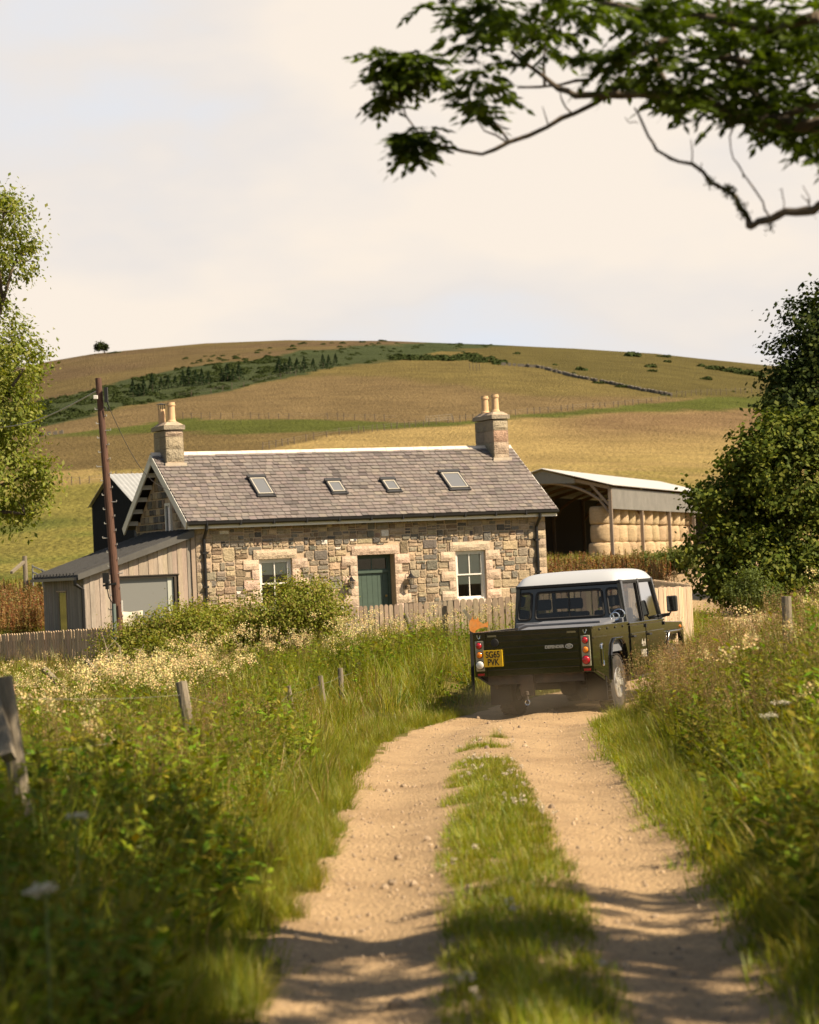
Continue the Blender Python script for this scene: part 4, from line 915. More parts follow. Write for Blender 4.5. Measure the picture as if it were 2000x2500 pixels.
text('HIRE', .15, 'side_lettering', mat('faded_lettering'), truck, (HW + .0145, 2.62, .745), (math.pi / 2, 0, math.pi / 2), .003, .001)
# cab rear wall with a wide window and two corner windows
RX = .80; zr0, zr1 = 1.24, 1.83; yr = CY0
def rear(x, z, o=0.0): return (x * (1 - .10 * (z - 1.24) / .59), yr - .035 + .07 * (z - 1.24) / .59 - o, z)
def frame_quad(mb, xs_, zs_):
    for i in range(len(xs_) - 1):
        for j in range(len(zs_) - 1): mb.add([rear(xs_[i], zs_[j]), rear(xs_[i + 1], zs_[j]), rear(xs_[i + 1], zs_[j + 1]), rear(xs_[i], zs_[j + 1])], [(0, 1, 2, 3)])
wz0_, wz1_ = 1.34, 1.725
rw = MB(); 
xs_ = [-HW + .02, -.84, -.635, -.555, .555, .635, .84, HW - .02]
for i in range(7):
    hole = i in (1, 3, 5)
    for (z0, z1) in ((1.20, wz0_), (wz0_, wz1_), (wz1_, 1.85)):
        if hole and z0 == wz0_: continue
        rw.add([rear(xs_[i], z0), rear(xs_[i + 1], z0), rear(xs_[i + 1], z1), rear(xs_[i], z1), rear(xs_[i], z0, -.05), rear(xs_[i + 1], z0, -.05), rear(xs_[i + 1], z1, -.05), rear(xs_[i], z1, -.05)], [(0, 1, 2, 3), (7, 6, 5, 4), (0, 4, 5, 1), (3, 2, 6, 7), (0, 3, 7, 4), (1, 5, 6, 2)])
rw.build('cab_rear_wall', m_paint, truck)
for a, b_ in ((-.84, -.635), (-.555, .555), (.635, .84)):
    nm = 'rear_window' if b_ - a > 1 else 'corner_window'; r_ = .05; pts = []
    for cx, cz, a0 in ((b_ - r_, wz1_ - r_, 0), (a + r_, wz1_ - r_, 90), (a + r_, wz0_ + r_, 180), (b_ - r_, wz0_ + r_, 270)):
        for k in range(4): t = R(a0 + 30 * k); pts.append((cx + r_ * math.cos(t), cz + r_ * math.sin(t)))
    fo = MB().tube([rear(p[0], p[1], .008) for p in pts + pts[:1]], .018, 6).build(nm, m_trim, truck)
    MB().poly([rear(p[0], p[1], .0) for p in pts]).build('pane', m_cglass, fo)
    if b_ - a > 1: MB().bar(rear(0, wz0_, .006), rear(0, wz1_, .006), .022, .015).build('window_divider', m_trim, fo)
# rear corner posts, cab pillars
for s in (-1, 1):
    xa, xb = s * (HW - .035), s * (HW - .105)
    for y0, y1, wd in ((CY0 + .0, CY0 + .02, .09), (CY0 + .92, CY0 + .92, .06)): MB().bar((xa, y0 + .02, 1.19), (xb, y1 + .02, 1.84), wd, .06, up=(s, 0, .1)).build('pillar', m_paint, truck)
    MB().bar((xa, CY1, 1.19), (xb, CY1 - .24, 1.84), .055, .06, up=(s, 0, .1)).build('pillar', m_paint, truck)
# roof: rounded shell
rfm = MB(); V = []; nx_, ny_ = 20, 16
for j in range(ny_ + 1):
    for i in range(nx_ + 1):
        a = -1 + 2 * i / nx_; bq = -1 + 2 * j / ny_; ex_ = (1 - abs(a) ** 7) ; ey = (1 - abs(bq) ** 9)
        hh = max(0, ex_ * ey) ** .5; aa = math.copysign(abs(a) ** .8, a)
        V.append((aa * .815, (CY0 + CY1 - .22) / 2 + bq * (CY1 - .16 - CY0) / 2 + .0, 1.83 + .165 * hh + .02 * (1 - a * a) * (1 - bq * bq)))
rfm.add(V, [(j * (nx_ + 1) + i, j * (nx_ + 1) + i + 1, (j + 1) * (nx_ + 1) + i + 1, (j + 1) * (nx_ + 1) + i) for j in range(ny_) for i in range(nx_)])
rfm.build('roof', m_roof, truck, smooth=True)
MB().box(-.822, .822, CY0 - .035, CY1 - .18, 1.795, 1.835).build('roof_gutter', m_trim, truck, bevel=.006)
# front: windscreen, bonnet, wings
MB().poly([(-HW + .05, CY1 + .02, 1.22), (HW - .05, CY1 + .02, 1.22), (HW - .11, CY1 - .22, 1.80), (-HW + .11, CY1 - .22, 1.80)]).build('windscreen', m_cglass, truck)
MB().prism([(CY1, 1.0), (CY1, 1.24), (CY1 + .3, 1.23), (5.0, 1.17), (5.06, 1.0)], 0, -.60, .60).build('bonnet', m_paint, truck, bevel=.02)
for s in (-1, 1):
    wg = MB(); xo, xi = s * HW, s * .55; lo, hi = min(xo, xi), max(xo, xi)
    wg.prism([(CY1, 1.02), (CY1, 1.17), (5.02, 1.13), (5.08, 1.02)], 0, lo, hi)
    l2, h2 = min(xo, xo - s * .05), max(xo, xo - s * .05)
    wg.prism([(CY1, .52), (CY1, 1.02), (4.06, 1.02), (4.0, .86), (3.96, .52)], 0, l2, h2); wg.prism([(4.06, 1.02), (4.85, 1.02), (4.78, .96), (4.14, .96)], 0, l2, h2); wg.prism([(4.85, 1.02), (5.08, 1.02), (5.08, .62), (4.93, .62), (4.90, .86)], 0, l2, h2)
    wg.tube([(xo + s * .012, 3.97, .52), (xo + s * .012, 4.02, .86), (xo + s * .012, 4.14, 1.0), (xo + s * .012, 4.78, 1.0), (xo + s * .012, 4.91, .86), (xo + s * .012, 4.94, .62)], .022, 6)
    wing = wg.build('wing', m_paint, truck, bevel=.012)
    MB().lathe([(.028, 0), (.02, .018), (.001, .022)], (0, 0, 0), 12, 0).xf(Matrix.Translation((xo if s > 0 else xo - .022, 4.88, 1.06))).build('indicator', mat('lamp_amber'), wing)
MB().box(-.86, .86, 5.06, 5.14, .62, .78).build('front_bumper', m_trim, truck, bevel=.01)
MB().box(-.55, .55, 5.0, 5.07, .78, 1.05).build('grille', m_trim, truck)
for s in (-1, 1):
    MB().lathe([(.09, 5.03), (.085, 5.09), (.001, 5.10)], (s * .70, 0, .93), 18, 1).build('headlight', mat('lamp_clear'), truck)
    mr = MB(); mr.tube([(s * .86, CY1 - .12, 1.22), (s * 1.02, CY1 - .04, 1.27), (s * 1.06, CY1 - .05, 1.34)], .013, 6); mr.tube([(s * .86, CY1 - .1, 1.26), (s * 1.02, CY1 - .04, 1.27)], .025, 6)
    arm = mr.build('mirror_arm', m_trim, truck); hd = MB(); hd.box(s * 1.08 - .085, s * 1.08 + .085, CY1 - .10, CY1 - .03, 1.31, 1.55); mh = hd.build('mirror', m_trim, arm, bevel=.025)
    gl_ = MB(); gl_.box(s * 1.08 - .07, s * 1.08 + .07, CY1 - .104, CY1 - .101, 1.33, 1.53); gl_.build('mirror_glass', glassmat('mirror_dark', (.02, .018, .014), .0, .03, 4), arm)
# wheels
def wheel(x, y, s):
    t = MB(); t.lathe([(.20, -.11), (.33, -.118), (.385, -.10), (.40, -.06), (.402, 0), (.40, .06), (.385, .10), (.33, .118), (.205, .11)], (0, 0, 0), 36, 0, caps=False)
    for k in range(36):
        a = 2 * math.pi * k / 36
        for q in (-1, 1):
            a2 = a + (.09 if q > 0 else 0); c = (q * .06, .404 * math.cos(a2), .404 * math.sin(a2)); t.bar((c[0] - .05, c[1], c[2]), (c[0] + .05, c[1] , c[2]), .035, .022, up=(0, math.cos(a2), math.sin(a2)))
    wo = bpy.data.objects.new('wheel', None); COL.objects.link(wo); wo.parent = truck; wo.location = (x, y, .40); wo.empty_display_size = .2
    t.build('tyre', m_tyre, wo)
    r_ = MB(); o = s * .06; r_.lathe([(.215, s * .118), (.222, s * .10), (.19, s * .02), (.185, -s * .10)], (0, 0, 0), 30, 0, caps=False); 
    r_.lathe([(.075, s * .085), (.07, s * .11), (.03, s * .115)], (0, 0, 0), 16, 0)
    for k in range(5):
        a = 2 * math.pi * k / 5
        for da in (-.14, .14): r_.bar((s * .09, .06 * math.cos(a + da), .06 * math.sin(a + da)), (s * .10, .208 * math.cos(a + da * .9), .208 * math.sin(a + da * .9)), .045, .04, up=(1, 0, 0))
    r_.build('rim', m_alloy, wo)
    MB().lathe([(.188, s * .0), (.05, s * .0)], (0, 0, 0), 30, 0).build('brake_disc', m_steel, wo)
for y in (1.24, 4.45):
    for s in (-1, 1): wheel(s * .765, y, s)
for s in (-1, 1):
    MB().box(s * .74 - .15, s * .74 + .15, .58, .60, .19, .58).build('mudflap', m_trim, truck)
    MB().prism([(.0, .62), (.80, .40), (.80, .62)], 0, s * .86 - .02, s * .86 + .02).build('rear_skirt', m_paint, truck)
# underneath
u = MB(); u.box(-.72, .72, .03, .13, .50, .64); 
for s in (-1, 1):
    u.box(s * .43 - .04, s * .43 + .04, .1, 5.0, .52, .66)
u.build('chassis_frame', m_steel, truck)
MB().tube([(-.66, 1.24, .40), (.66, 1.24, .40)], .055, 10).build('rear_axle', m_steel, truck)
MB().lathe([(.05, -.16), (.14, -.11), (.16, 0), (.14, .11), (.05, .16)], (.14, 1.22, .40), 14, 0).build('differential', m_steel, truck)
MB().tube([(-.66, 4.45, .40), (.66, 4.45, .40)], .055, 10).build('front_axle', m_steel, truck)
for s in (-1, 1): MB().tube([(s * .44, 1.24, .42), (s * .44, 1.24, .56)], .06, 10).build('spring', m_steel, truck); MB().tube([(s * .50, .95, .62), (s * .56, 1.15, .36)], .032, 8).build('damper', m_steel, truck)
h = MB(); h.box(-.22, -.02, -.03, .03, .33, .62); h.build('drop_plate', m_steel, truck); MB().lathe([(.02, .26), (.02, .33), (.03, .345), (.025, .39), (.001, .40)], (-.12, -.04, .0), 12, 2).build('tow_ball', m_steel, truck)
MB().tube([(-.12 + .035 * math.cos(a), -.05, .24 + .035 * math.sin(a)) for a in np.linspace(0, 2 * math.pi, 13)], .008, 5).build('tow_eye', m_chrome, truck)
MB().tube([(-.70, .30, .46), (-.62, .50, .50), (-.55, 1.9, .50)], .035, 10).build('exhaust_pipe', m_steel, truck)
MB().box(.20, .72, 2.0, 2.9, .36, .60).build('fuel_tank', m_steel, truck, bevel=.03)
MB().box(-.86, .86, 1.9, 3.9, .48, .56).build('cab_floor', m_steel, truck)
for s in (-1, 1): MB().box(s * .90 - .06, s * .90 + .06, 2.1, 3.7, .40, .44).build('side_step', m_trim, truck, bevel=.01)
# seats seen through the glass
m_seat = mat('dark_seat', (.02, .02, .02), .9)
for y in (2.25, 3.05):
    for x in (-.45, .45) if y > 3 else (-.5, 0, .5):
        q = MB(); q.box(x - .22, x + .22, y, y + .45, .62, .80); q.prism([(y - .06, .80), (y + .06, .80), (y - .02, 1.42), (y - .10, 1.42)], 0, x - .21, x + .21); se = q.build('seat', m_seat, truck, bevel=.03)
        MB().box(x - .12, x + .12, y - .12, y - .03, 1.46, 1.62).build('headrest', m_seat, se, bevel=.03)
MB().box(-.8, .8, CY1 - .25, CY1, .95, 1.20).build('dashboard', m_seat, truck, bevel=.03)
MB().tube([(.42 + .19 * math.cos(a), CY1 - .38 + .05 * math.sin(a), 1.14 + .17 * math.sin(a)) for a in np.linspace(0, 2 * math.pi, 21)], .014, 6).build('steering_wheel', m_seat, truck)
# ---------------------------------------------------------------- vegetation: small plants as scattered clumps
m_grass = leafmat('grass_blades', .42, .28, .45, (1.3, 1.2, .3), .022, hue=.03)
m_herb = leafmat('herb_leaves', .30, .25, .45, (1.25, 1.2, .35), .02, hue=.018)
m_seed = leafmat('seed_heads', .30, .22, .8, (1.1, 1.0, .8), .0, hue=.02)
m_flower = leafmat('flower_heads', .25, .10, .9, (1, 1, .9), .0, hue=.01)
def gmix(a, b, t): return tuple(a[i] * (1 - t) + b[i] * t for i in range(3))
GR = [(.165, .225, .012), (.205, .24, .014), (.11, .165, .010), (.27, .25, .032), (.23, .25, .016)]
DRY = [(.36, .265, .11), (.30, .215, .09), (.40, .31, .14), (.24, .165, .075)]
class Q:
    """collects quads (4 x 3 each) with a colour"""
    def __init__(s, seed): s.V, s.C, s.r = [], [], random.Random(seed)
    def blade(s, x, y, az, L, lean, curl, w_, col, tip=None, z0=0.0, seg=4):
        ca, sa = math.cos(az), math.sin(az); px, pz = 0.0, z0; a = lean; P = []
        for i in range(seg + 1):
            t = i / seg; ww = w_ * (1 - t ** 1.6) + .0006; P.append(((x + px * ca - sa * ww / 2, y + px * sa + ca * ww / 2, pz), (x + px * ca + sa * ww / 2, y + px * sa - ca * ww / 2, pz)))
            px += math.sin(a) * L / seg; pz += math.cos(a) * L / seg; a += curl / seg
        for i in range(seg):
            s.V.append((P[i][0], P[i][1], P[i + 1][1], P[i + 1][0])); s.C.append(gmix(col, tip, (i + .5) / seg) if tip else col)
    def quad(s, c, size, col, n=None, asp=1.0):
        n = n or Vector((s.r.gauss(0, 1), s.r.gauss(0, 1), s.r.gauss(0, 1) + .3)).normalized()
        a = n.orthogonal().normalized(); a.rotate(Matrix.Rotation(s.r.uniform(0, 6.28), 3, n)); b = n.cross(a); c = Vector(c); a = a * size * .5; b = b * size * .5 * asp
        s.V.append((c - a, c - b, c + a, c + b)); s.C.append(col)
    def stem(s, p0, p1, w_, col):
        p0, p1 = Vector(p0), Vector(p1); az = s.r.uniform(0, 3.14)
        for k in range(2):
            o = Vector((math.cos(az + k * 1.57), math.sin(az + k * 1.57), 0)) * w_ / 2; s.V.append((p0 - o, p0 + o, p1 + o * .6, p1 - o * .6)); s.C.append(col)
    def leaf(s, p, az, L, wd, pitch, col):
        d = Vector((math.cos(az) * math.cos(pitch), math.sin(az) * math.cos(pitch), math.sin(pitch))); o = Vector((-math.sin(az), math.cos(az), 0)) * wd / 2; p = Vector(p); m = p + d * L * .45; dr = Vector((0, 0, -L * .12))
        s.V.append((p, m + o, p + d * L + dr, m - o)); s.C.append(col)
    def mesh(s, name, m):
        o = polys(name, np.array([[tuple(p) for p in q] for q in s.V]), s.C, m); COL.objects.unlink(o); return o
def tuft(seed, n, spread, L0, L1, w_, lean, cols, tipdry=.3, curl=1.1):
    q = Q(seed); r = q.r
    for _ in range(n):
        a, d = r.uniform(0, 6.28), spread * r.random() ** .6; c = r.choice(cols); k = r.uniform(.8, 1.2); c = tuple(ci * k for ci in c)
        q.blade(d * math.cos(a), d * math.sin(a), a + r.gauss(0, .9), r.uniform(L0, L1), abs(r.gauss(0, lean)), r.uniform(.2, curl), w_ * r.uniform(.7, 1.3), c, gmix(c, r.choice(DRY), .6) if r.random() < tipdry else None)
    return q.mesh('grass_tuft', m_grass)
def seedtuft(seed, n, H0, H1, cols, spread=.22):
    q = Q(seed); r = q.r
    for _ in range(n):
        a, d = r.uniform(0, 6.28), spread * r.random() ** .5; x, y = d * math.cos(a), d * math.sin(a); h = r.uniform(H0, H1); ln = r.gauss(0, .10); az = r.uniform(0, 6.28); c = r.choice(cols)
        tp = Vector((x + math.sin(ln) * h * math.cos(az), y + math.sin(ln) * h * math.sin(az), h)); md = Vector((x, y, 0)).lerp(tp, .6) + Vector((0, 0, .03))
        q.stem((x, y, 0), md, .0035, gmix(c, (.16, .17, .04), .5)); q.stem(md, tp, .0028, c)
        hl = r.uniform(.09, .17); up = (tp - md).normalized(); droop = Vector((math.cos(az), math.sin(az), -.2)) * .35
        for i in range(18):
            t = i / 18; p = tp + (up + droop * t) * hl * (t - .55); wd = .022 * math.sin(math.pi * min(1, t + .12)) + .004
            q.quad(p + Vector((r.gauss(0, wd), r.gauss(0, wd), r.gauss(0, .008))), r.uniform(.012, .022), tuple(ci * r.uniform(.8, 1.2) for ci in c), asp=.45)
    for _ in range(n):
        a, d = r.uniform(0, 6.28), spread * r.random() ** .5; q.blade(d * math.cos(a), d * math.sin(a), r.uniform(0, 6.28), r.uniform(.2, .45), abs(r.gauss(0, .25)), 1.0, .006, r.choice(GR), r.choice(DRY))
    return q.mesh('seed_grass', m_seed)
def herb(seed, h, n_, cols, leafL=.11, flower=None, wd=.32):
    q = Q(seed); r = q.r
    for s_ in range(n_):
        x, y = r.gauss(0, .09), r.gauss(0, .09); hh = h * r.uniform(.75, 1.1); tp = Vector((x + r.gauss(0, .07), y + r.gauss(0, .07), hh)); b = Vector((x, y, 0)); c = r.choice(cols)
        q.stem(b, tp, .006, gmix(c, (.2, .13, .05), .4)); az = r.uniform(0, 6.28)
        for i in range(12):
            t = .12 + .84 * i / 12; az += 2.4; L = leafL * (1.15 - .75 * t) * r.uniform(.8, 1.2); q.leaf(b.lerp(tp, t), az, L, L * wd, r.uniform(.1, .8), tuple(ci * r.uniform(.75, 1.2) for ci in c))
        if flower:
            fc, fr_, fn = flower
            for i in range(fn):
                p = tp + Vector((r.gauss(0, fr_), r.gauss(0, fr_), r.gauss(.3 * fr_, fr_ * .8))); q.quad(p, r.uniform(.014, .028), tuple(min(.9, ci * r.uniform(.82, 1.12)) for ci in fc))
    return q.mesh('herb', m_flower if flower else m_herb)
def spire(seed, n_, H0, H1, cols, spread=.2, fat=.035):
    q = Q(seed); r = q.r
    for _ in range(n_):
        x, y = r.gauss(0, spread), r.gauss(0, spread); h = r.uniform(H0, H1); tp = Vector((x + r.gauss(0, .05), y + r.gauss(0, .05), h)); c = r.choice(cols); q.stem((x, y, 0), tp, .008, c)
        for i in range(42):
            t = .42 + .58 * i / 42; rr = fat * (1.25 - t); p = Vector((x, y, 0)).lerp(tp, t); q.quad(p + Vector((r.gauss(0, rr), r.gauss(0, rr), 0)), r.uniform(.025, .05), tuple(ci * r.uniform(.75, 1.25) for ci in c))
        for i in range(3): q.leaf((x, y, .05 + .1 * i), r.uniform(0, 6.28), .2, .05, .5, (.10, .10, .025))
    return q.mesh('dock', m_seed)
def clover(seed):
    q = Q(seed); r = q.r
    for _ in range(3):
        x, y = r.gauss(0, .05), r.gauss(0, .05); h = r.uniform(.07, .14); q.stem((x, y, 0), (x, y, h), .003, (.1, .13, .03))
        for i in range(16): q.quad((x + r.gauss(0, .009), y + r.gauss(0, .009), h + r.gauss(0, .007)), .012, (.62, .54, .42))
    return q.mesh('clover', m_flower)
def scatter(name, P, templs, kind='stuff', label=None):
    """P: list of (x, y, z, scale, tilt_x, tilt_y, yaw); one object whose node group sets a clump on every point"""
    P = np.array(P, dtype=np.float32); me = bpy.data.meshes.new(name); me.vertices.add(len(P)); me.vertices.foreach_set('co', P[:, :3].ravel())
    a = me.attributes.new('size', 'FLOAT', 'POINT'); a.data.foreach_set('value', P[:, 3].copy())
    a = me.attributes.new('turn', 'FLOAT_VECTOR', 'POINT'); a.data.foreach_set('vector', P[:, 4:7].copy().ravel())
    a = me.attributes.new('pick', 'INT', 'POINT'); a.data.foreach_set('value', nrs.randint(0, len(templs), len(P)).astype(np.int32))
    o = bpy.data.objects.new(name, me); COL.objects.link(o); tag(o, kind=kind)
    ng = bpy.data.node_groups.new(name, 'GeometryNodeTree'); ng.interface.new_socket('Geometry', in_out='INPUT', socket_type='NodeSocketGeometry'); ng.interface.new_socket('Geometry', in_out='OUTPUT', socket_type='NodeSocketGeometry')
    n, L = ng.nodes, ng.links; gi, go = n.new('NodeGroupInput'), n.new('NodeGroupOutput'); g2 = n.new('GeometryNodeGeometryToInstance')
    for t in templs:
        oi = n.new('GeometryNodeObjectInfo'); oi.inputs['Object'].default_value = t; L.new(oi.outputs['Geometry'], g2.inputs[0])
    ip = n.new('GeometryNodeInstanceOnPoints'); ip.inputs['Pick Instance'].default_value = True
    def na(nm, ty):
        x = n.new('GeometryNodeInputNamedAttribute'); x.data_type = ty; x.inputs['Name'].default_value = nm; return x.outputs['Attribute']
    L.new(gi.outputs[0], ip.inputs['Points']); L.new(g2.outputs[0], ip.inputs['Instance']); L.new(na('pick', 'INT'), ip.inputs['Instance Index']); L.new(na('size', 'FLOAT'), ip.inputs['Scale'])
    er = n.new('FunctionNodeEulerToRotation'); L.new(na('turn', 'FLOAT_VECTOR'), er.inputs[0]); L.new(er.outputs[0], ip.inputs['Rotation']); L.new(ip.outputs[0], go.inputs[0])
    md = o.modifiers.new('scatter', 'NODES'); md.node_group = ng
    return o
def row(x, y, s, tilt=.12, dz=-.02): return (x, y, g(x, y) + dz, s, nrs.normal(0, tilt), nrs.normal(0, tilt), nrs.uniform(0, 6.283))
LONG = [tuft(100 + i, 46, .13, .30, .62, .0075, .32, GR, .25, 1.5) for i in range(6)]
SHORT = [tuft(200 + i, 44, .11, .035, .105, .0045, .75, GR[:3] + GR[4:], .25, 1.0) for i in range(5)]
MEAD = [tuft(250 + i, 40, .22, .12, .34, .008, .45, GR + DRY[:1], .4, 1.2) for i in range(5)]
SEED = [seedtuft(300 + i, 11, .55, .95, DRY) for i in range(5)]
SEEDM = [seedtuft(330 + i, 9, .5, .85, [(.26, .20, .09), (.2, .17, .07), (.24, .15, .09)]) for i in range(3)]
HERB = [herb(400 + i, .62, 5, [(.135, .20, .012), (.17, .22, .014), (.095, .145, .010), (.21, .225, .025)], .15, None, .42) for i in range(5)]
WILL = [herb(430 + i, .95, 4, [(.10, .15, .025), (.13, .17, .03)], .14, None, .2) for i in range(3)]
MSWEET = [herb(460 + i, .95, 3, [(.08, .11, .02), (.10, .125, .025)], .10, ((.72, .58, .28), .05, 60)) for i in range(5)]
DOCK = [spire(500 + i, 5, .7, 1.25, [(.25, .125, .04), (.30, .17, .06), (.19, .09, .032), (.33, .22, .09), (.16, .13, .04)]) for i in range(4)]
CLOV = [clover(540 + i) for i in range(3)]
def rect_pts(x0, x1, y0, y1, dens):
    n = int((x1 - x0) * (y1 - y0) * dens); return zip(nrs.uniform(x0, x1, n), nrs.uniform(y0, y1, n))
def inframe(x, y, z, m=60):
    if y < 4: return False
    u, v = proj(x, y, z); return -m < u < 2000 + m and -m < v < 2500 + m
TX0 = (tx, ty_)
def near_truck(x, y):
    d = Vector((x - tx, y - ty_, 0)); a, b = d.dot(fw), d.dot(sdv); return -.5 < a < 5.4 and -1.15 < b < 1.15
P = dict(l=[], s=[], m=[], sd=[], sm=[], h=[], w=[], f=[], d=[], c=[], g=[])
# both verges, near to the truck and beyond
for x, y in list(rect_pts(-9, 0, 5.5, 50, 21)) + list(rect_pts(0, 11, 5.5, 62, 21)):
    L, R_ = float(trackL(y)) - .26 * (y < 36), float(trackR(y)) + .08; left = x < (L + R_) / 2; d = (L - x) if left else (x - R_)
    if L - .02 < x < R_ + .02 or near_truck(x, y): continue
    if not inframe(x, y, g(x, y) + .5, 900 if y < 14 else 380): continue
    r = nrs.random(); e = min(1, d / .7); cl = float(vnoise(np.array(x), np.array(y), 1.7, 51)); fd = min(1, y / 30)
    if y > 26 and nrs.random() > .62: continue
    if left and y > 27 and d < 2.6 and nrs.random() < .88:
        P['m' if nrs.random() < .8 else 'l'].append(row(x, y, nrs.uniform(.7, 1.25) * (.8 + .25 * d), .2)); continue
    if d < .30 and r < .75: P['l'].append(row(x, y, .38 + .9 * d + nrs.uniform(-.06, .1), .3)) if y < 30 else P['m'].append(row(x, y, .8)); continue
    if r < .42: P['l'].append(row(x, y, nrs.uniform(.7, 1.2) * (.7 + .45 * e), .2))
    elif r < .74: P['h'].append(row(x, y, nrs.uniform(.65, 1.3) * (.6 + .5 * e), .12))
    elif r < .80: 
        if d > .5 and y > 15: P['sm' if cl < .5 else 'sd'].append(row(x, y, nrs.uniform(.7, 1.0), .1))
    elif not left and r < .86 and d > .9: P['w'].append(row(x, y, nrs.uniform(.55, .95), .1))
    elif r < .95: P['m'].append(row(x, y, nrs.uniform(.9, 1.6)))
    if left and d > .9 and y > 15 and y < 46:
        pr = .26 * smooth01((d - .8) / 2.0) * smooth01((y - 14) / 5) * (1 - .6 * smooth01((y - 36) / 10)); 
        if nrs.random() < pr * max(0, 2.3 * cl - .85): P['f'].append(row(x, y, nrs.uniform(.66, 1.05), .1))
    if not left and d > .7 and y < 34 and nrs.random() < .022: P['f'].append(row(x, y, nrs.uniform(.7, 1.0), .1))
    if not left and .35 < d and y > 19 and nrs.random() < .26: P['sd'].append(row(x, y, nrs.uniform(.75, 1.08), .12))
    if not left and .2 < d < 1.6 and 24 < y < 34 and nrs.random() < .35: P['sd'].append(row(x, y, nrs.uniform(.85, 1.15), .16))
    if left and d < 2.5 and 17 < y < 46 and nrs.random() < .10: P['sd'].append(row(x, y, nrs.uniform(.6, .95), .12))
for y in np.concatenate([np.arange(5.6, 14, .010), np.arange(14, 36, .016)]):      # ragged fringe hanging over both edges
    for s_ in (0, 1):
        w_ = .10 + .42 * float(vnoise(np.array(y * 1.0), np.array(s_ * 9.0), .7, 57)); d = nrs.uniform(-.12, .5) if s_ else nrs.uniform(-.30, .40)
        if d < .12 - w_: continue
        x = float(trackL(y)) - d - .24 if s_ == 0 else float(trackR(y)) + d + .10
        if near_truck(x, y) or not inframe(x, y, g(x, y), 120): continue
        P['l'].append((x, y, g(x, y) - .02, nrs.uniform(.26, .58) * (.8 if s_ == 0 else 1), nrs.normal(0, .25), nrs.normal(0, .25), nrs.uniform(0, 6.28)))
for x, y in list(rect_pts(-6, 0, 5.5, 15, 16)) + list(rect_pts(1, 6, 5.5, 15, 16)):
    L, R_ = float(trackL(y)) - .3, float(trackR(y)) + .15
    if L < x < R_ or not inframe(x, y, g(x, y) + .5, 160): continue
    P['h' if nrs.random() < .55 else 'l'].append(row(x, y, nrs.uniform(.6, 1.15), .2))
# left meadow running back to the hedge and fences
for x, y in rect_pts(-14, 5, 44, 80, 6.5):
    if not inframe(x, y, g(x, y) + .3, 60): continue
    if x > trackL(y) - .1 or near_truck(x, y): continue
    dd = Vector((x, y, 0)) - HP; sx2, bx2 = dd.dot(HT), dd.dot(HN)
    if bx2 > -1.2 and sx2 > -4: continue
    r = nrs.random(); cl = float(vnoise(np.array(x), np.array(y), 3.0, 61))
    if y < 56 and x > -4 and r < .75: P['l' if r < .3 else ('sd' if r < .5 else 'm')].append(row(x, y, nrs.uniform(.75, 1.05) if r < .5 else 1.9)); continue
    if r < .60: P['m'].append(row(x, y, nrs.uniform(1.0, 2.0)))
    elif r < .78: P['sd'].append(row(x, y, nrs.uniform(.5, .85)))
    elif r < .84: P['h'].append(row(x, y, nrs.uniform(.5, 1.0)))
    elif r < .88 and cl > .5 and y < 56: P['f'].append(row(x, y, nrs.uniform(.7, .95)))
# left field beyond the fence and the slope behind the shed
for x, y in rect_pts(-36, -6, 78, 150, .9):
    if inframe(x, y, g(x, y)) : P['m'].append(row(x, y, nrs.uniform(1.4, 2.6)))
# rough ground right of the track beyond the truck, and yard edges
for x, y in rect_pts(5, 30, 58, 150, 1.6):
    if not inframe(x, y, g(x, y)): continue
    if trackL(y) - .2 < x < trackR(y) + .2: continue
    if x < 22 and y > 84 and vnoise(np.array(x), np.array(y), 7, 71) < .55 and y < 130: continue
    P['m'].append(row(x, y, nrs.uniform(1.0, 2.2)))
    if nrs.random() < .3 and y < 95: P['sd'].append(row(x, y, nrs.uniform(.6, .9)))
# grass strip between the ruts
for y in np.arange(6.5, 29.5, .0115):
    a, b = float(tk(y, 3)) + .03, float(tk(y, 4)) - .05; t = nrs.random(); x = a + (b - a) * t
    cl = float(vnoise(np.array(x), np.array(float(y)), .55, 81)); ed = min(t, 1 - t) * (b - a)
    thin = .14 if (13.0 < y < 14.6) else .06
    if t < .45 and y < 22: thin += .16
    if cl < thin + .16 * smooth01((y - 15) / 5) + .42 * smooth01((y - 20) / 7) + .10 * (t < .35): continue
    z = tz(x, y); s_ = nrs.uniform(.6, 1.15) * (1 - .35 * smooth01((y - 18) / 9)) * (.75 + .5 * min(1, ed / .2))
    P['s'].append((x, y, z - .01, s_, nrs.normal(0, .15), nrs.normal(0, .15), nrs.uniform(0, 6.28)))
    if nrs.random() < .06 and ed > .08: P['l'].append((x, y, z - .01, nrs.uniform(.2, .38), 0, 0, nrs.uniform(0, 6.28)))
    if nrs.random() < .028 and cl > .45: P['c'].append((x, y, z, nrs.uniform(.8, 1.2), 0, 0, nrs.uniform(0, 6.28)))
for y in np.arange(6, 36, .03):      # low grass creeping out from both edges
    for L_ in (0, 1):
        x = float(trackL(y)) + abs(nrs.normal(0, .12)) - .32 if L_ == 0 else float(trackR(y)) - abs(nrs.normal(0, .13)) + .1
        P['s'].append((x, y, tz(x, y) - .01, nrs.uniform(.9, 1.7), nrs.normal(0, .2), nrs.normal(0, .2), nrs.uniform(0, 6.28)))
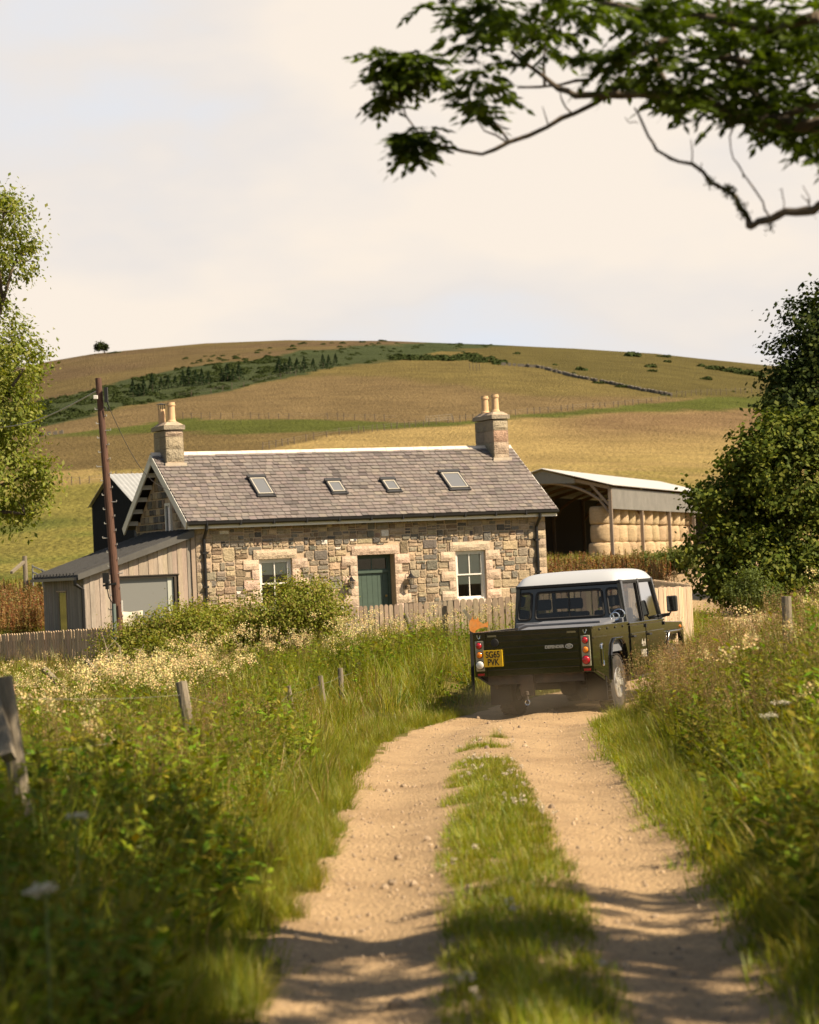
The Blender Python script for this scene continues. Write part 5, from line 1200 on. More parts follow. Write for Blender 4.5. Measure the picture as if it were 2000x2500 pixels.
# rust coloured docks before the barn, and at the left by the extension
def dock_patch(uv, n, y0, y1):
    us = [p[0] for p in uv]; 
    for _ in range(n):
        u, y = nrs.uniform(min(us), max(us)), nrs.uniform(y0, y1); x = at(u, 1380, y).x
        P['d'].append(row(x, y, nrs.uniform(.75, 1.15) * (y0 / 62) ** .5, .06))
dock_patch([(1325, 0), (1560, 0)], 420, 84, 100); dock_patch([(-40, 0), (112, 0)], 420, 80, 98)
dock_patch([(1560, 0), (1625, 0)], 45, 88, 96)
for nm, k, T in (('long_grass', 'l', LONG), ('short_grass', 's', SHORT), ('meadow_grass', 'm', MEAD), ('seeding_grass', 'sd', SEED), ('brown_seeding_grass', 'sm', SEEDM), ('leafy_weeds', 'h', HERB), ('willowherb_leaves', 'w', WILL), ('meadowsweet', 'f', MSWEET), ('rusty_docks', 'd', DOCK), ('clover_flowers', 'c', CLOV)):
    scatter(nm, P[k], T)
# loose stones on the track
pb = []
for i in range(5):
    r = random.Random(600 + i); mb = MB(); V = []
    for j, zz in enumerate((-.3, .25, .5)):
        for k in range(7):
            a = 6.283 * k / 7; rr = (.5, .46, .25)[j] * r.uniform(.75, 1.2); V.append((rr * math.cos(a), rr * math.sin(a), zz * r.uniform(.8, 1.2)))
    mb.add(V, [(j * 7 + k, j * 7 + (k + 1) % 7, (j + 1) * 7 + (k + 1) % 7, (j + 1) * 7 + k) for j in range(2) for k in range(7)] + [tuple(range(14, 21))])
    o = mb.build('pebble', mat('pebble_stone', (.36, .265, .17), rough=.9, nz=(3, .3), rnd=.35)); COL.objects.unlink(o); pb.append(o)
PB = []
for _ in range(5500):
    y = 6.5 + 30 * nrs.random() ** 1.3; t = nrs.uniform(.0, 1.0); x = float(trackL(y) + (trackR(y) - trackL(y)) * t)
    s_ = .008 + .026 * nrs.random() ** 5 + (.05 if nrs.random() < .004 else 0); PB.append((x, y, tz(x, y), s_, 0, 0, nrs.uniform(0, 6.28)))
scatter('gravel', PB, pb)
# ---------------------------------------------------------------- trees and bushes
m_bark = mat('tree_bark', (.10, .075, .05), rough=.95, nz=(6, .35), bump=(12, 1.0, .05))
m_ashleaf = leafmat('ash_leaves', .38, 0, .5, (1.4, 1.5, .3), .02)
m_treeleaf = leafmat('tree_leaves', .38, 0, .6, (1.3, 1.25, .35), .012)
m_darkleaf = leafmat('dark_tree_leaves', .2, 0, .6, (1.1, 1.2, .4), .010)
m_conifer = leafmat('conifer_needles', .05, 0, .8, (1, 1, .6), .0)
def rand_unit(n):
    v = nrs.normal(0, 1, (n, 3)); return v / np.linalg.norm(v, axis=1, keepdims=True)
def leaf_quads(C, size, droop=.3, asp=.55, out=None):
    """kite shaped leaves at centres C; out: outward direction that the leaves favour"""
    n = len(C); N = rand_unit(n); N[:, 2] = np.abs(N[:, 2]) + .25
    if out is not None: N = N + .8 * out
    N /= np.linalg.norm(N, axis=1, keepdims=True); T = np.cross(N, rand_unit(n)); T /= np.linalg.norm(T, axis=1, keepdims=True) + 1e-6; T[:, 2] -= droop; B = np.cross(N, T)
    s = (size * nrs.uniform(.65, 1.25, n))[:, None]
    return np.stack([C - T * s * .5, C + B * s * asp * .5 - T * s * .05, C + T * s * .5, C - B * s * asp * .5 - T * s * .05], 1)
def crown_pts(ells, n, shell=.55, cl_n=220, cl_r=.30, seed=1):
    """leaf centres: twig clusters spread through a union of ellipsoids, thinner towards the middle"""
    rs = np.random.RandomState(seed); vol = np.array([e[1][0] * e[1][1] * e[1][2] for e in ells]) ** .75; vol = vol / vol.sum()
    P, O = [], []
    per = max(4, n // cl_n)
    for _ in range(cl_n):
        e = ells[rs.choice(len(ells), p=vol)]; d = rs.normal(0, 1, 3); d /= np.linalg.norm(d); r = shell + (1 - shell) * rs.rand() ** .5; r *= 1 + rs.normal(0, .07)
        c = np.array(e[0]) + d * r * np.array(e[1]); k = int(per * rs.uniform(.5, 1.5)); q = rs.normal(0, cl_r * rs.uniform(.6, 1.3), (k, 3)) * (1, 1, .7); P.append(c + q); O.append(np.repeat(d[None], k, 0))
    return np.concatenate(P), np.concatenate(O)
def leafcols(n, cols, var=.25):
    k = nrs.randint(0, len(cols), n); return np.array(cols)[k] * nrs.uniform(1 - var, 1 + var, (n, 1))
def pxell(u, v, ru, rv, D, depth=None, off=Vector((0, 0, 0))):
    c = at(u, v, D) - off; s = D / F; return ((c.x, c.y, c.z), (ru * s, (depth or ru * s), rv * s))
def limb(mb, a, b, r0, r1, seed=0, n=7, wob=.08):
    r = random.Random(seed); a, b = Vector(a), Vector(b); L = (b - a).length; P = [a.lerp(b, i / n) + Vector((r.gauss(0, wob), r.gauss(0, wob), r.gauss(0, wob))) * L * .25 * math.sin(math.pi * i / n) + Vector((0, 0, .06 * L * math.sin(math.pi * i / n))) for i in range(n + 1)]
    mb.tube(P, [r0 + (r1 - r0) * i / n for i in range(n + 1)], 7)
def big_tree(name, label, cat, base, ells, n, size, cols, m, seed, cl_n, cl_r, trunk_r, asp=.55, shell=.5, group=None):
    base = Vector(base); t = thing(name, label, cat, base, 0, group); E = [((e[0][0] - base.x, e[0][1] - base.y, e[0][2] - base.z), e[1]) for e in ells]
    tb = MB(); top = Vector(np.mean([e[0] for e in E], axis=0)); fork = Vector((top.x * .3, top.y * .3, top.z * .45)); limb(tb, (0, 0, -.4), fork, trunk_r, trunk_r * .75, seed, 6, .04)
    for i, e in enumerate(E): limb(tb, fork, e[0], trunk_r * .55, trunk_r * .16, seed + i)
    P, O = crown_pts(E, n, shell, cl_n, cl_r, seed)
    rs = random.Random(seed); 
    for i in range(26):
        e = E[i % len(E)]; d = Vector((rs.gauss(0, 1), rs.gauss(0, 1), rs.gauss(0, .6))).normalized(); limb(tb, e[0], Vector(e[0]) + Vector((d.x * e[1][0], d.y * e[1][1], d.z * e[1][2])) * .9, trunk_r * .14, trunk_r * .03, seed + 50 + i, 5)
    tb.build('trunk', m_bark, t, smooth=True)
    polys('crown', leaf_quads(P, size, .3, asp, O), leafcols(len(P), cols), m, t); return t
DKG = [(.026, .040, .008), (.033, .048, .010), (.021, .033, .008), (.06, .074, .014)]
ASHG = [(.15, .185, .024), (.19, .215, .03), (.11, .14, .02), (.24, .24, .06)]
E_ = [pxell(-75, 580, 165, 120, 70), pxell(10, 520, 70, 60, 69), pxell(35, 640, 55, 45, 69), pxell(-70, 860, 160, 110, 70), pxell(-60, 1010, 165, 120, 69), pxell(-50, 1180, 165, 110, 69), pxell(60, 900, 42, 45, 68), pxell(95, 1155, 42, 32, 68), pxell(60, 1255, 45, 40, 68), pxell(-90, 720, 120, 90, 70)]
b = at(-150, 1440, 70); big_tree('ash_tree', 'sunlit pale green ash tree standing beyond the picket fence left of the pole', 'tree', (b.x, b.y, g(b.x, b.y)), E_, 42000, .13, ASHG, m_treeleaf, 3, 420, .26, .22)
E_ = [pxell(2010, 800, 105, 105, 88), pxell(2020, 900, 140, 120, 88), pxell(1945, 905, 70, 75, 88), pxell(1965, 985, 110, 65, 87), pxell(2060, 1000, 180, 120, 88), pxell(2040, 740, 60, 50, 88)]
b = at(2080, 1410, 88); big_tree('sycamore_tree', 'tall dark sycamore rising behind the round dark bush', 'tree', (b.x, b.y, g(b.x, b.y)), E_, 26000, .17, DKG, m_darkleaf, 5, 360, .32, .28, .75, .35)
E_ = [pxell(1930, 1180, 185, 150, 73), pxell(1790, 1245, 105, 95, 73), pxell(1900, 1090, 110, 75, 73), pxell(1985, 1075, 95, 75, 73), pxell(1990, 1310, 200, 105, 73), pxell(1790, 1330, 85, 70, 72), pxell(1730, 1215, 48, 42, 72), pxell(1840, 1140, 75, 60, 72), pxell(1870, 1385, 120, 65, 72), pxell(1770, 1400, 80, 60, 72), pxell(1710, 1300, 55, 70, 72), pxell(1960, 1405, 150, 70, 72), pxell(1900, 1450, 140, 45, 72), pxell(1790, 1450, 70, 35, 72)]
b = at(1930, 1440, 73); big_tree('sycamore_bush', 'broad dark green bushy sycamore beside the barn, in front of the taller tree', 'tree', (b.x, b.y, g(b.x, b.y)), E_, 46000, .15, [(.060, .085, .010), (.075, .098, .012), (.045, .064, .009), (.125, .135, .018), (.10, .115, .015)], m_darkleaf, 9, 520, .27, .12, .75, .35)
SHR = [(.18, .21, .022), (.22, .24, .028), (.14, .165, .018), (.26, .255, .05), (.28, .21, .06)]
def shrub(label, ells, n, seed, bx, cols=SHR, size=.062, cl=260, name='hedge_shrub', group='shrubs before the cottage', spread=.19):
    b = at(bx[0], bx[1], bx[2]); return big_tree(name, label, 'shrub', (b.x, b.y, g(b.x, b.y) - .05), ells, n, size, cols, m_treeleaf, seed, cl, spread, .03, .6, .25, group)
shrub('largest leafy green shrub hiding the lower left sash window of the cottage', [pxell(735, 1490, 100, 62, 52), pxell(660, 1510, 95, 66, 52), pxell(800, 1515, 58, 58, 52), pxell(710, 1455, 70, 34, 52), pxell(770, 1450, 50, 28, 52), pxell(600, 1565, 100, 60, 53), pxell(740, 1570, 110, 55, 53)], 34000, 21, (720, 1600, 54))
shrub('middle leafy shrub below the black downpipe and stone corner', [pxell(500, 1540, 90, 50, 51), pxell(430, 1545, 85, 52, 51), pxell(560, 1575, 80, 50, 52), pxell(470, 1515, 55, 34, 52), pxell(540, 1530, 60, 45, 52), pxell(480, 1600, 100, 45, 51)], 28000, 23, (490, 1610, 52))
shrub('low leafy shrub in front of the pole and picket fence end', [pxell(375, 1555, 75, 50, 51), pxell(315, 1590, 75, 52, 51), pxell(400, 1600, 80, 52, 50), pxell(330, 1630, 80, 40, 50)], 22000, 25, (350, 1640, 51))
shrub('small dark shrub at the foot of the far picket fence', [pxell(15, 1590, 42, 32, 62), pxell(-20, 1600, 45, 30, 62)], 4500, 27, (10, 1625, 62), DKG, .08, 80)
shrub('light green broom bush at the foot of the dark sycamore bush', [pxell(1835, 1430, 48, 34, 66), pxell(1810, 1452, 42, 26, 66), pxell(1865, 1455, 40, 26, 66)], 5000, 29, (1835, 1475, 66), [(.09, .12, .03), (.11, .14, .035)], .07, 60, 'broom_bush', 'green bushes by the yard')
for i, (u, v, ru, rv, D, lb) in enumerate([(1575, 1372, 34, 24, 112, 'green weedy clump below the first barn side post'), (1632, 1366, 40, 26, 114, 'green weedy clump below the second barn side post'), (1672, 1368, 34, 24, 114, 'green weedy clump between barn and dark sycamore bush')]):
    shrub(lb, [pxell(u, v, ru, rv, D), pxell(u - ru * .5, v + 8, ru * .8, rv * .8, D)], 2600, 31 + i, (u, v + 26, D), [(.085, .11, .022), (.11, .125, .03)], .13, 60, 'weed_clump', 'green bushes by the yard')
# ------------------------------------------------ overhanging ash: limbs traced, trunk outside the frame
D0 = 12.0
oak = thing('overhanging_ash_tree', 'near ash tree whose leafy boughs hang over the track from above', 'tree', (4.7, 9.2, g(4.7, 9.2)))
OB = Vector(oak.location)
def c8(p, D): return at(850 + p[0] / 1.5, p[1] / 1.5, D) - OB
bk = MB(); tr_top = Vector((-.3, .6, 4.2)); limb(bk, (0, 0, -.4), tr_top, .26, .2, 1, 8, .05)
def traced(pts, D0_, D1_, r0, r1, n=6):
    k = len(pts); P = [c8(p, D0_ + (D1_ - D0_) * i / (k - 1)) for i, p in enumerate(pts)]
    R_ = []
    Q_ = []
    for i in range(k - 1):
        for t in (0, .5): Q_.append(P[i].lerp(P[i + 1], t) + Vector((rng.gauss(0, .006), 0, rng.gauss(0, .006))) * (1 if t else 0)); R_.append(r0 + (r1 - r0) * (i + t) / (k - 1))
    bk.tube(Q_ + [P[-1]], [r * rng.uniform(.88, 1.12) for r in R_] + [r1], n); return P[0]
def jn(p, r): limb(bk, tr_top, p, r * 2.2, r, 77, 6, .1)
p = traced([(1760, 450), (1700, 460), (1600, 450), (1520, 440), (1380, 405), (1250, 370), (1120, 345), (1000, 348), (830, 350), (770, 325), (690, 260), (600, 190)], 11.6, 12.6, .040, .010); jn(p, .04)
traced([(1250, 370), (1160, 300), (1130, 230), (1080, 140)], 12.2, 12.6, .02, .008)
traced([(1020, 285), (960, 340), (830, 415), (730, 465), (590, 520), (490, 565), (350, 535), (335, 525)], 12.3, 12.6, .016, .007)
traced([(1180, 140), (1040, 200), (960, 250), (880, 295), (780, 310), (620, 320)], 12.2, 12.6, .016, .006)
traced([(590, 520), (530, 440), (500, 400)], 12.6, 12.7, .007, .003); traced([(580, 520), (500, 480), (460, 400)], 12.6, 12.6, .006, .003); traced([(820, 415), (785, 370), (775, 330)], 12.5, 12.5, .006, .003); traced([(735, 465), (712, 390)], 12.5, 12.5, .004, .002)
traced([(340, 535), (290, 520), (245, 470), (200, 385), (190, 330), (210, 280)], 12.6, 12.8, .007, .003)
traced([(1560, 440), (1480, 330), (1440, 260), (1420, 180), (1400, 60), (1380, -60)], 12, 12.4, .02, .012); traced([(1480, 330), (1370, 310), (1290, 350)], 12.1, 12.2, .008, .004); traced([(1500, 250), (1400, 210), (1280, 210)], 12, 12.1, .02, .01); traced([(1725, 380), (1600, 420), (1540, 450)], 11.7, 11.9, .02, .015)
traced([(1725, 60), (1540, 110), (1300, 60), (1060, 40), (900, 0)], 11.6, 12.5, .028, .012); traced([(720, 320), (718, 200), (712, 60)], 12.5, 12.5, .008, .005); traced([(1380, 405), (1500, 470), (1530, 488)], 11.9, 11.9, .012, .008)
p = traced([(1760, 745), (1725, 752), (1680, 772), (1600, 775), (1550, 802), (1500, 812), (1470, 830)], 11.2, 11.5, .024, .018); jn(p, .024)
traced([(1470, 830), (1455, 780), (1420, 720), (1370, 690), (1330, 670), (1260, 600), (1180, 580), (1130, 550), (1100, 500), (1060, 410), (1050, 395)], 11.5, 11.9, .017, .004)
traced([(1060, 410), (1090, 370)], 11.9, 11.9, .004, .002); traced([(1060, 450), (1030, 450), (1015, 430)], 11.9, 11.9, .003, .002); traced([(1260, 600), (1255, 510)], 11.7, 11.7, .004, .002); traced([(1285, 630), (1295, 595)], 11.7, 11.7, .004, .002)
traced([(1545, 795), (1520, 740), (1450, 640), (1410, 580), (1398, 500), (1390, 440)], 11.4, 11.6, .005, .003); traced([(1595, 770), (1590, 710), (1580, 695)], 11.4, 11.4, .003, .003); traced([(1690, 750), (1665, 680)], 11.3, 11.3, .003, .002); traced([(1690, 765), (1660, 715)], 11.3, 11.3, .004, .002); traced([(1450, 640), (1448, 652)], 11.5, 11.5, .006, .003); traced([(1398, 500), (1415, 455)], 11.5, 11.5, .003, .002)
# limbs of the upper canopy
CAN = [((-1.9, -1.9, 6.6), (1.9, 3.4, 1.6)), ((-1.4, -1.0, 8.0), (1.6, 2.6, 1.3)), ((-2.6, -2.4, 5.8), (1.4, 2.4, 1.1)), ((.7, -1.0, 8.4), (1.6, 2.2, 1.1)), ((3.3, -.8, 6.6), (1.9, 2.3, 1.3)), ((.0, -3.7, 6.8), (1.4, 3.0, 1.3))]
CW = [10, 7, 6, 2.2, 5, 9]
for i, e in enumerate(CAN):
    limb(bk, tr_top, e[0], .13, .06, 90 + i)
    for k in range(9):
        d = Vector((rng.gauss(0, 1), rng.gauss(0, 1), rng.gauss(0, .7))).normalized(); limb(bk, e[0], Vector(e[0]) + Vector((d.x * e[1][0], d.y * e[1][1], d.z * e[1][2])), .045, .008, 120 + i * 10 + k, 6)
bk.build('trunk', m_bark, oak, smooth=True)
# moss tufts on the dead branch
MS = []
for (x, y) in [(1325, 668), (1380, 695), (1395, 705), (1410, 718), (1430, 745), (1445, 770), (1455, 785), (1545, 825), (1700, 770), (1400, 690)]:
    c = np.array(c8((x, y), 11.5)); ms = c + nrs.normal(0, .013, (50, 3)); polys('moss', leaf_quads(ms, .018, .2, .5), leafcols(len(ms), [(.05, .055, .018), (.07, .07, .025)]), m_darkleaf, oak)
def compound(P, az, pitch, L, npairs=5, size=.062):
    """pinnate leaf: leaflets in pairs along a drooping stalk"""
    V = []; d = Vector((math.cos(az) * math.cos(pitch), math.sin(az) * math.cos(pitch), math.sin(pitch))); side = Vector((-math.sin(az), math.cos(az), 0)); P = Vector(P)
    def leaflet(p, dr, s):
        n = dr.cross(Vector((rng.gauss(0, .35), rng.gauss(0, .35), 1))).normalized(); w_ = s * .25; m_ = p + dr * s * .42; V.append((p, m_ + n * w_, p + dr * s, m_ - n * w_))
    for i in range(npairs):
        t = .25 + .68 * i / npairs; p = P + d * L * t + Vector((0, 0, -.18 * L * t * t))
        for s_ in (-1, 1): leaflet(p, (d * .55 + side * s_ * .85 + Vector((0, 0, -.28 + rng.gauss(0, .12)))).normalized(), size * rng.uniform(.8, 1.15))
    leaflet(P + d * L + Vector((0, 0, -.18 * L)), (d + Vector((0, 0, -.3))).normalized(), size)
    V.append((P - side * .0012, P + side * .0012, P + d * L + Vector((0, 0, -.18 * L)) + side * .001, P + d * L + Vector((0, 0, -.18 * L)) - side * .001)); return V
POLY = [(1065, -20), (1085, 60), (1095, 130), (1120, 195), (1140, 250), (1165, 295), (1195, 290), (1215, 255), (1240, 235), (1270, 215), (1330, 200), (1400, 195), (1470, 205), (1560, 195), (1600, 215), (1625, 262), (1660, 265), (1700, 280), (1760, 290), (1830, 300), (1865, 335), (1900, 330), (1955, 345), (1968, 392), (2000, 395), (2120, 380), (2120, -20)]
def inpoly(u, v, P):
    r = False; j = len(P) - 1
    for i in range(len(P)):
        if (P[i][1] > v) != (P[j][1] > v) and u < (P[j][0] - P[i][0]) * (v - P[i][1]) / (P[j][1] - P[i][1] + 1e-9) + P[i][0]: r = not r
        j = i
    return r
LV = []; AC = [(.034, .052, .008), (.043, .066, .010), (.027, .042, .007), (.085, .12, .016)]
LC = []
def addleaf(p, s=1.0, cols=AC):
    q = compound(p, rng.uniform(0, 6.28), rng.uniform(-.7, .35), .19 * s * rng.uniform(.75, 1.2), 5, .090 * s); k = rng.uniform(.75, 1.25); c = rng.choice(cols); LV.extend(q); LC.extend([tuple(x * k for x in c)] * len(q))
cnt = 0
while cnt < 900:
    u, v = rng.uniform(1065, 2110), rng.uniform(-15, 395)
    if not inpoly(u, v, POLY): continue
    gap = float(vnoise(np.array(u + 300), np.array(v + 50), 62, 91)) * .6 + float(vnoise(np.array(u), np.array(v), 25, 92)) * .4
    lim = .36 if u < 1600 else .22
    if 1215 < u < 1500 and 40 < v < 205: lim = .56
    if gap < lim: continue
    p = at(u, v, rng.uniform(11.3, 13.4)) - OB; addleaf(p, .76); cnt += 1
for (cu, cv, ru, rv, n, D) in ((965, 165, 58, 44, 74, 12.8), (1020, 165, 44, 40, 40, 12.8), (935, 225, 20, 34, 18, 12.8), (1030, 345, 34, 40, 44, 12.6), (1000, 350, 24, 26, 18, 12.6), (1045, 10, 30, 20, 6, 12.8), (1190, 270, 30, 34, 8, 12.6), (1975, 360, 12, 30, 6, 12), (1240, 60, 60, 50, 14, 12.6)):
    for _ in range(n): 
        a, r = rng.uniform(0, 6.28), rng.random() ** .5; addleaf(at(cu + ru * r * math.cos(a), cv + rv * r * math.sin(a), D + rng.uniform(-.15, .15)) - OB, .70, AC[1:] + [(.10, .14, .02)])
# canopy above the frame, the one that throws the dappled shade
k = 0
while k < 5000:
    e = CAN[rng.choices(range(6), CW)[0]]; d = Vector((rng.gauss(0, 1), rng.gauss(0, 1), rng.gauss(0, 1))).normalized() * rng.random() ** .4
    p = Vector((e[0][0] + d.x * e[1][0], e[0][1] + d.y * e[1][1], e[0][2] + d.z * e[1][2])); wp = p + OB
    if vnoise(np.array(wp.x * .8 + wp.z * .4), np.array(wp.y), .75, 93) < .42: continue
    if wp.y > 3:
        u, v = proj(*wp)
        if -60 < u < 2060 and v > -70: continue
    addleaf(p, 1.75); k += 1
polys('crown', np.array([[tuple(p) for p in q] for q in LV]), LC, m_ashleaf, oak)
# ------------------------------------------------ hillside
def gorse_q(seed, n=170, flat_=.5, cols=((.042, .056, .018), (.055, .068, .024), (.034, .046, .016))):
    rs = np.random.RandomState(seed); d = rs.normal(0, 1, (n, 3)); d[:, 2] = np.abs(d[:, 2]); d /= np.linalg.norm(d, axis=1, keepdims=True); P = d * rs.uniform(.7, 1.08, (n, 1)) * (1, 1, flat_) * (1 + .2 * np.sin(d[:, :1] * 4 + seed))
    return leaf_quads(P, .42, .1, .8, d), np.array(cols)[rs.randint(0, len(cols), n)]
GT = []
for i in range(4):
    V, C = gorse_q(i); o = polys('gorse_clump', V, C, m_conifer); COL.objects.unlink(o); GT.append(o)
GP = []
def gorse_area(tf, bf, u0, u1, n, r0, r1, hold=.0):
    k = 0
    while k < n:
        u = nrs.uniform(u0, u1); a, b_ = float(tf(u)), float(bf(u)); t = nrs.random(); v = a + (b_ - a) * t; k += 1
        if vnoise(np.array(u), np.array(v * 3), 26, 95) < hold: continue
        p = gnd(u, v, 150, 900); GP.append((p.x, p.y, p.z - .1, nrs.uniform(r0, r1), 0, 0, nrs.uniform(0, 6.28)))
gorse_area(belt_t, belt_b, 60, 700, 1500, .4, 1.1, .38); gorse_area(belt_t, belt_b, 700, 1265, 380, .35, .9, .45)
gorse_area(curve([(1040, 872), (1120, 868), (1150, 866), (1225, 884)]), curve([(1040, 880), (1150, 884), (1225, 892)]), 960, 1225, 120, .8, 1.8); gorse_area(lambda u: belt_t(u) - 22, belt_t, 420, 1000, 90, .5, 1.2, .35)
scatter('gorse_scrub', GP, GT)
bush_n = 0
ORDN = ['first', 'second', 'third', 'fourth', 'fifth', 'sixth', 'seventh', 'eighth', 'ninth', 'tenth', 'eleventh', 'twelfth', 'thirteenth', 'fourteenth', 'fifteenth', 'sixteenth', 'seventeenth', 'eighteenth', 'nineteenth', 'twentieth', 'twenty-first', 'twenty-second', 'twenty-third', 'twenty-fourth', 'twenty-fifth', 'twenty-sixth']
BU = sorted([(968, 135, 70, 32), (1027, 122, 34, 16), (1064, 128, 22, 10), (1095, 143, 56, 18), (1124, 137, 24, 14), (1112, 165, 56, 16), (515, 132, 42, 18), (300, 128, 26, 12), (676, 178, 40, 16), (768, 193, 34, 28), (736, 213, 22, 16), (1040, 182, 60, 24), (1055, 202, 46, 18), (1268, 233, 54, 20), (1388, 286, 36, 12), (845, 248, 50, 22), (880, 253, 30, 14), (932, 262, 50, 26), (1250, 180, 50, 24), (1300, 187, 70, 34), (1360, 196, 80, 36), (1420, 206, 70, 36), (1470, 213, 60, 36), (1520, 200, 40, 20), (5, 78, 22, 10), (1110, 302, 40, 10)])
for i, (x, y, w_, h_) in enumerate(BU):
    u, v = 950 + x / 1.643, 780 + (y + h_ * .4) / 1.643; p = gnd(u, v, 150, 900); V, C = [], []
    for q in range(max(2, int(w_ / 14))):
        a, b_ = gorse_q(200 + i * 7 + q, 130); s_ = max(.8, h_ / 1.643 * p.y / F * .95) * rng.uniform(.75, 1.1); ox = rng.uniform(-.5, .5) * max(0, w_ / 1.643 * p.y / F - s_ * 1.2)
        V.append(a * s_ + np.array((ox, rng.uniform(-1, 1), -.1))); C.append(b_)
    o = polys('gorse_bush', np.concatenate(V), np.concatenate(C), m_conifer); o.location = p; sz = 'wide low' if w_ > 45 else ('small' if w_ < 30 else 'rounded')
    tag(o, f'{sz} dark gorse bush on the olive hillside, {ORDN[i]} from the left', 'bush', 'gorse bushes on the hillside')
CON = [(460, 355, 80), (488, 352, 60), (510, 350, 78), (550, 340, 92), (590, 322, 58), (622, 318, 62), (655, 314, 58), (690, 308, 74), (716, 305, 88), (748, 303, 70), (776, 302, 76), (806, 298, 60), (868, 286, 60), (892, 284, 78), (920, 282, 62), (946, 279, 76), (1130, 250, 74), (1156, 250, 60), (1180, 247, 76), (1212, 244, 66), (1244, 243, 72), (1286, 238, 60), (1330, 230, 70), (1356, 222, 58), (1388, 214, 58)]
def conifer(seed):
    rs = np.random.RandomState(seed); n = 420; t = rs.rand(n) ** .8; r = (1 - t) * .30 * (.75 + .5 * rs.rand(n)) * (1 + .25 * np.sin(t * 40)); a = rs.rand(n) * 6.28
    P = np.stack([r * np.cos(a), r * np.sin(a), .06 + .94 * t - r * .25], 1); O = np.stack([np.cos(a), np.sin(a), np.full(n, -.2)], 1)
    return P, O
cp0 = []
for i in range(3):
    t = thing('spruce_tree', None, 'tree'); P_, O_ = conifer(i); polys('crown', leaf_quads(P_, .085, .5, .6, O_), leafcols(len(P_), [(.024, .038, .017), (.030, .045, .020), (.018, .030, .014)]), m_conifer, t); MB().tube([(0, 0, -.05), (0, 0, .5), (0, 0, .98)], [.022, .014, .003], 6).build('trunk', m_bark, t); cp0.append(t)
for i, (x, y, h_) in enumerate(CON):
    t = cp0[i] if i < 3 else copy_tree(cp0[rng.randrange(3)]); p = gnd(80 + x / 1.875, 780 + y / 1.875, 150, 900); s_ = h_ / 1.875 * p.y / F; t.location = p; t.scale = (s_ * rng.uniform(.95, 1.25),) * 2 + (s_,); t.rotation_euler = (0, 0, rng.uniform(0, 6.28)); c = 'lower' if i < 16 else 'upper'
    tag(t, f'dark spruce on the hillside, {ORDN[i if i < 16 else i - 16]} from the left in the {c} clump', 'tree', 'spruce trees on the hillside')
p = gnd(250, 864, 150, 900); s_ = p.y / F
E_ = [((p.x - 4 * s_, p.y, p.z + 20 * s_), (11 * s_, 11 * s_, 8 * s_)), ((p.x + 6 * s_, p.y, p.z + 16 * s_), (9 * s_, 9 * s_, 7 * s_)), ((p.x - 12 * s_, p.y, p.z + 15 * s_), (6 * s_, 6 * s_, 5 * s_))]
big_tree('pine_tree', 'lone wind-shaped tree on the skyline at the top of the heather hill', 'tree', (p.x + 1, p.y, p.z), E_, 1500, .55, [(.03, .04, .014), (.04, .05, .018)], m_conifer, 41, 50, .5, .25, .8, .3)
p = gnd(280, 862, 150, 900); V, C = gorse_q(301); V2, C2 = gorse_q(302); o = polys('gorse_bush', np.concatenate([V * 1.1, V2 * .9 + np.array((1.6, 0, -.1)), V2 * .7 + np.array((-1.6, 0, -.1))]), np.concatenate([C, C2, C2]), m_conifer); o.location = p; tag(o, 'low bush on the skyline beside the lone wind-shaped tree', 'bush', 'gorse bushes on the hillside')
# field fences: posts on one shared mesh, each a part of its fence
m_fpost = mat('old_fence_post', (.13, .10, .075), rough=.95)
m_wire = mat('fence_wire', (.22, .20, .18), rough=.6)
pm = None
def field_fence(label, line, step, h=1.15, wires=2, skip=.12, r_=.07):
    global pm
    L = [Vector((u, v)) for u, v in line]; t = thing('field_fence', label, 'fence', gnd(*line[0], 90, 900), 0, 'post and wire fences on the hill'); o0 = Vector(t.location); pts = []
    for a, b in zip(L[:-1], L[1:]):
        n = max(1, int((b - a).length / step))
        for i in range(n): pts.append(a.lerp(b, (i + rng.uniform(-.2, .2)) / n))
    W = []
    for q in pts[:98]:
        p = gnd(q.x, q.y, 90, 900); W.append(p + Vector((0, 0, h * .85)) - o0)
        if rng.random() < skip: continue
        if pm is None: o = MB().tube([(0, 0, -.2), (0, 0, 1)], [1, .9], 6).build('post', m_fpost, t); pm = o.data
        else: o = bpy.data.objects.new('post', pm); COL.objects.link(o); o.parent = t
        o.location = p - o0; o.scale = (r_, r_, h * rng.uniform(.85, 1.15)); o.rotation_euler = (rng.gauss(0, .05), rng.gauss(0, .06), 0)
    mb = MB()
    for k in range(wires): mb.tube([w_ - Vector((0, 0, .35 * k)) for w_ in W], .012, 3)
    mb.build('wire', m_wire, t)
field_fence('post and wire fence running up between the golden field and the green strip', [(640, 1100), (827, 1062), (987, 1046), (1155, 1027), (1242, 1016), (1400, 1002), (1560, 988), (1640, 976)], 15)
field_fence('post and wire fence along the top of the bright green strip', [(443, 1023), (613, 1023), (773, 1024), (987, 1029)], 22)
field_fence('close set post fence in front of the dark tree on the right hill', [(1640, 972), (1700, 966), (1762, 964), (1870, 958)], 11, 1.4)
field_fence('low post fence between brown field and pasture by the pale ash', [(125, 1188), (220, 1181), (345, 1166)], 20, 1.0)
field_fence('fence below the spruce plantation and the gorse', [(425, 978), (470, 970), (592, 948), (690, 925), (760, 914)], 24, 1.5, 2, .3)
field_fence('short hurdle pen on the tan field above the right chimney', [(1148, 905), (1156, 905), (1164, 905), (1172, 905), (1180, 904)], 5, 2.0, 3, 0)
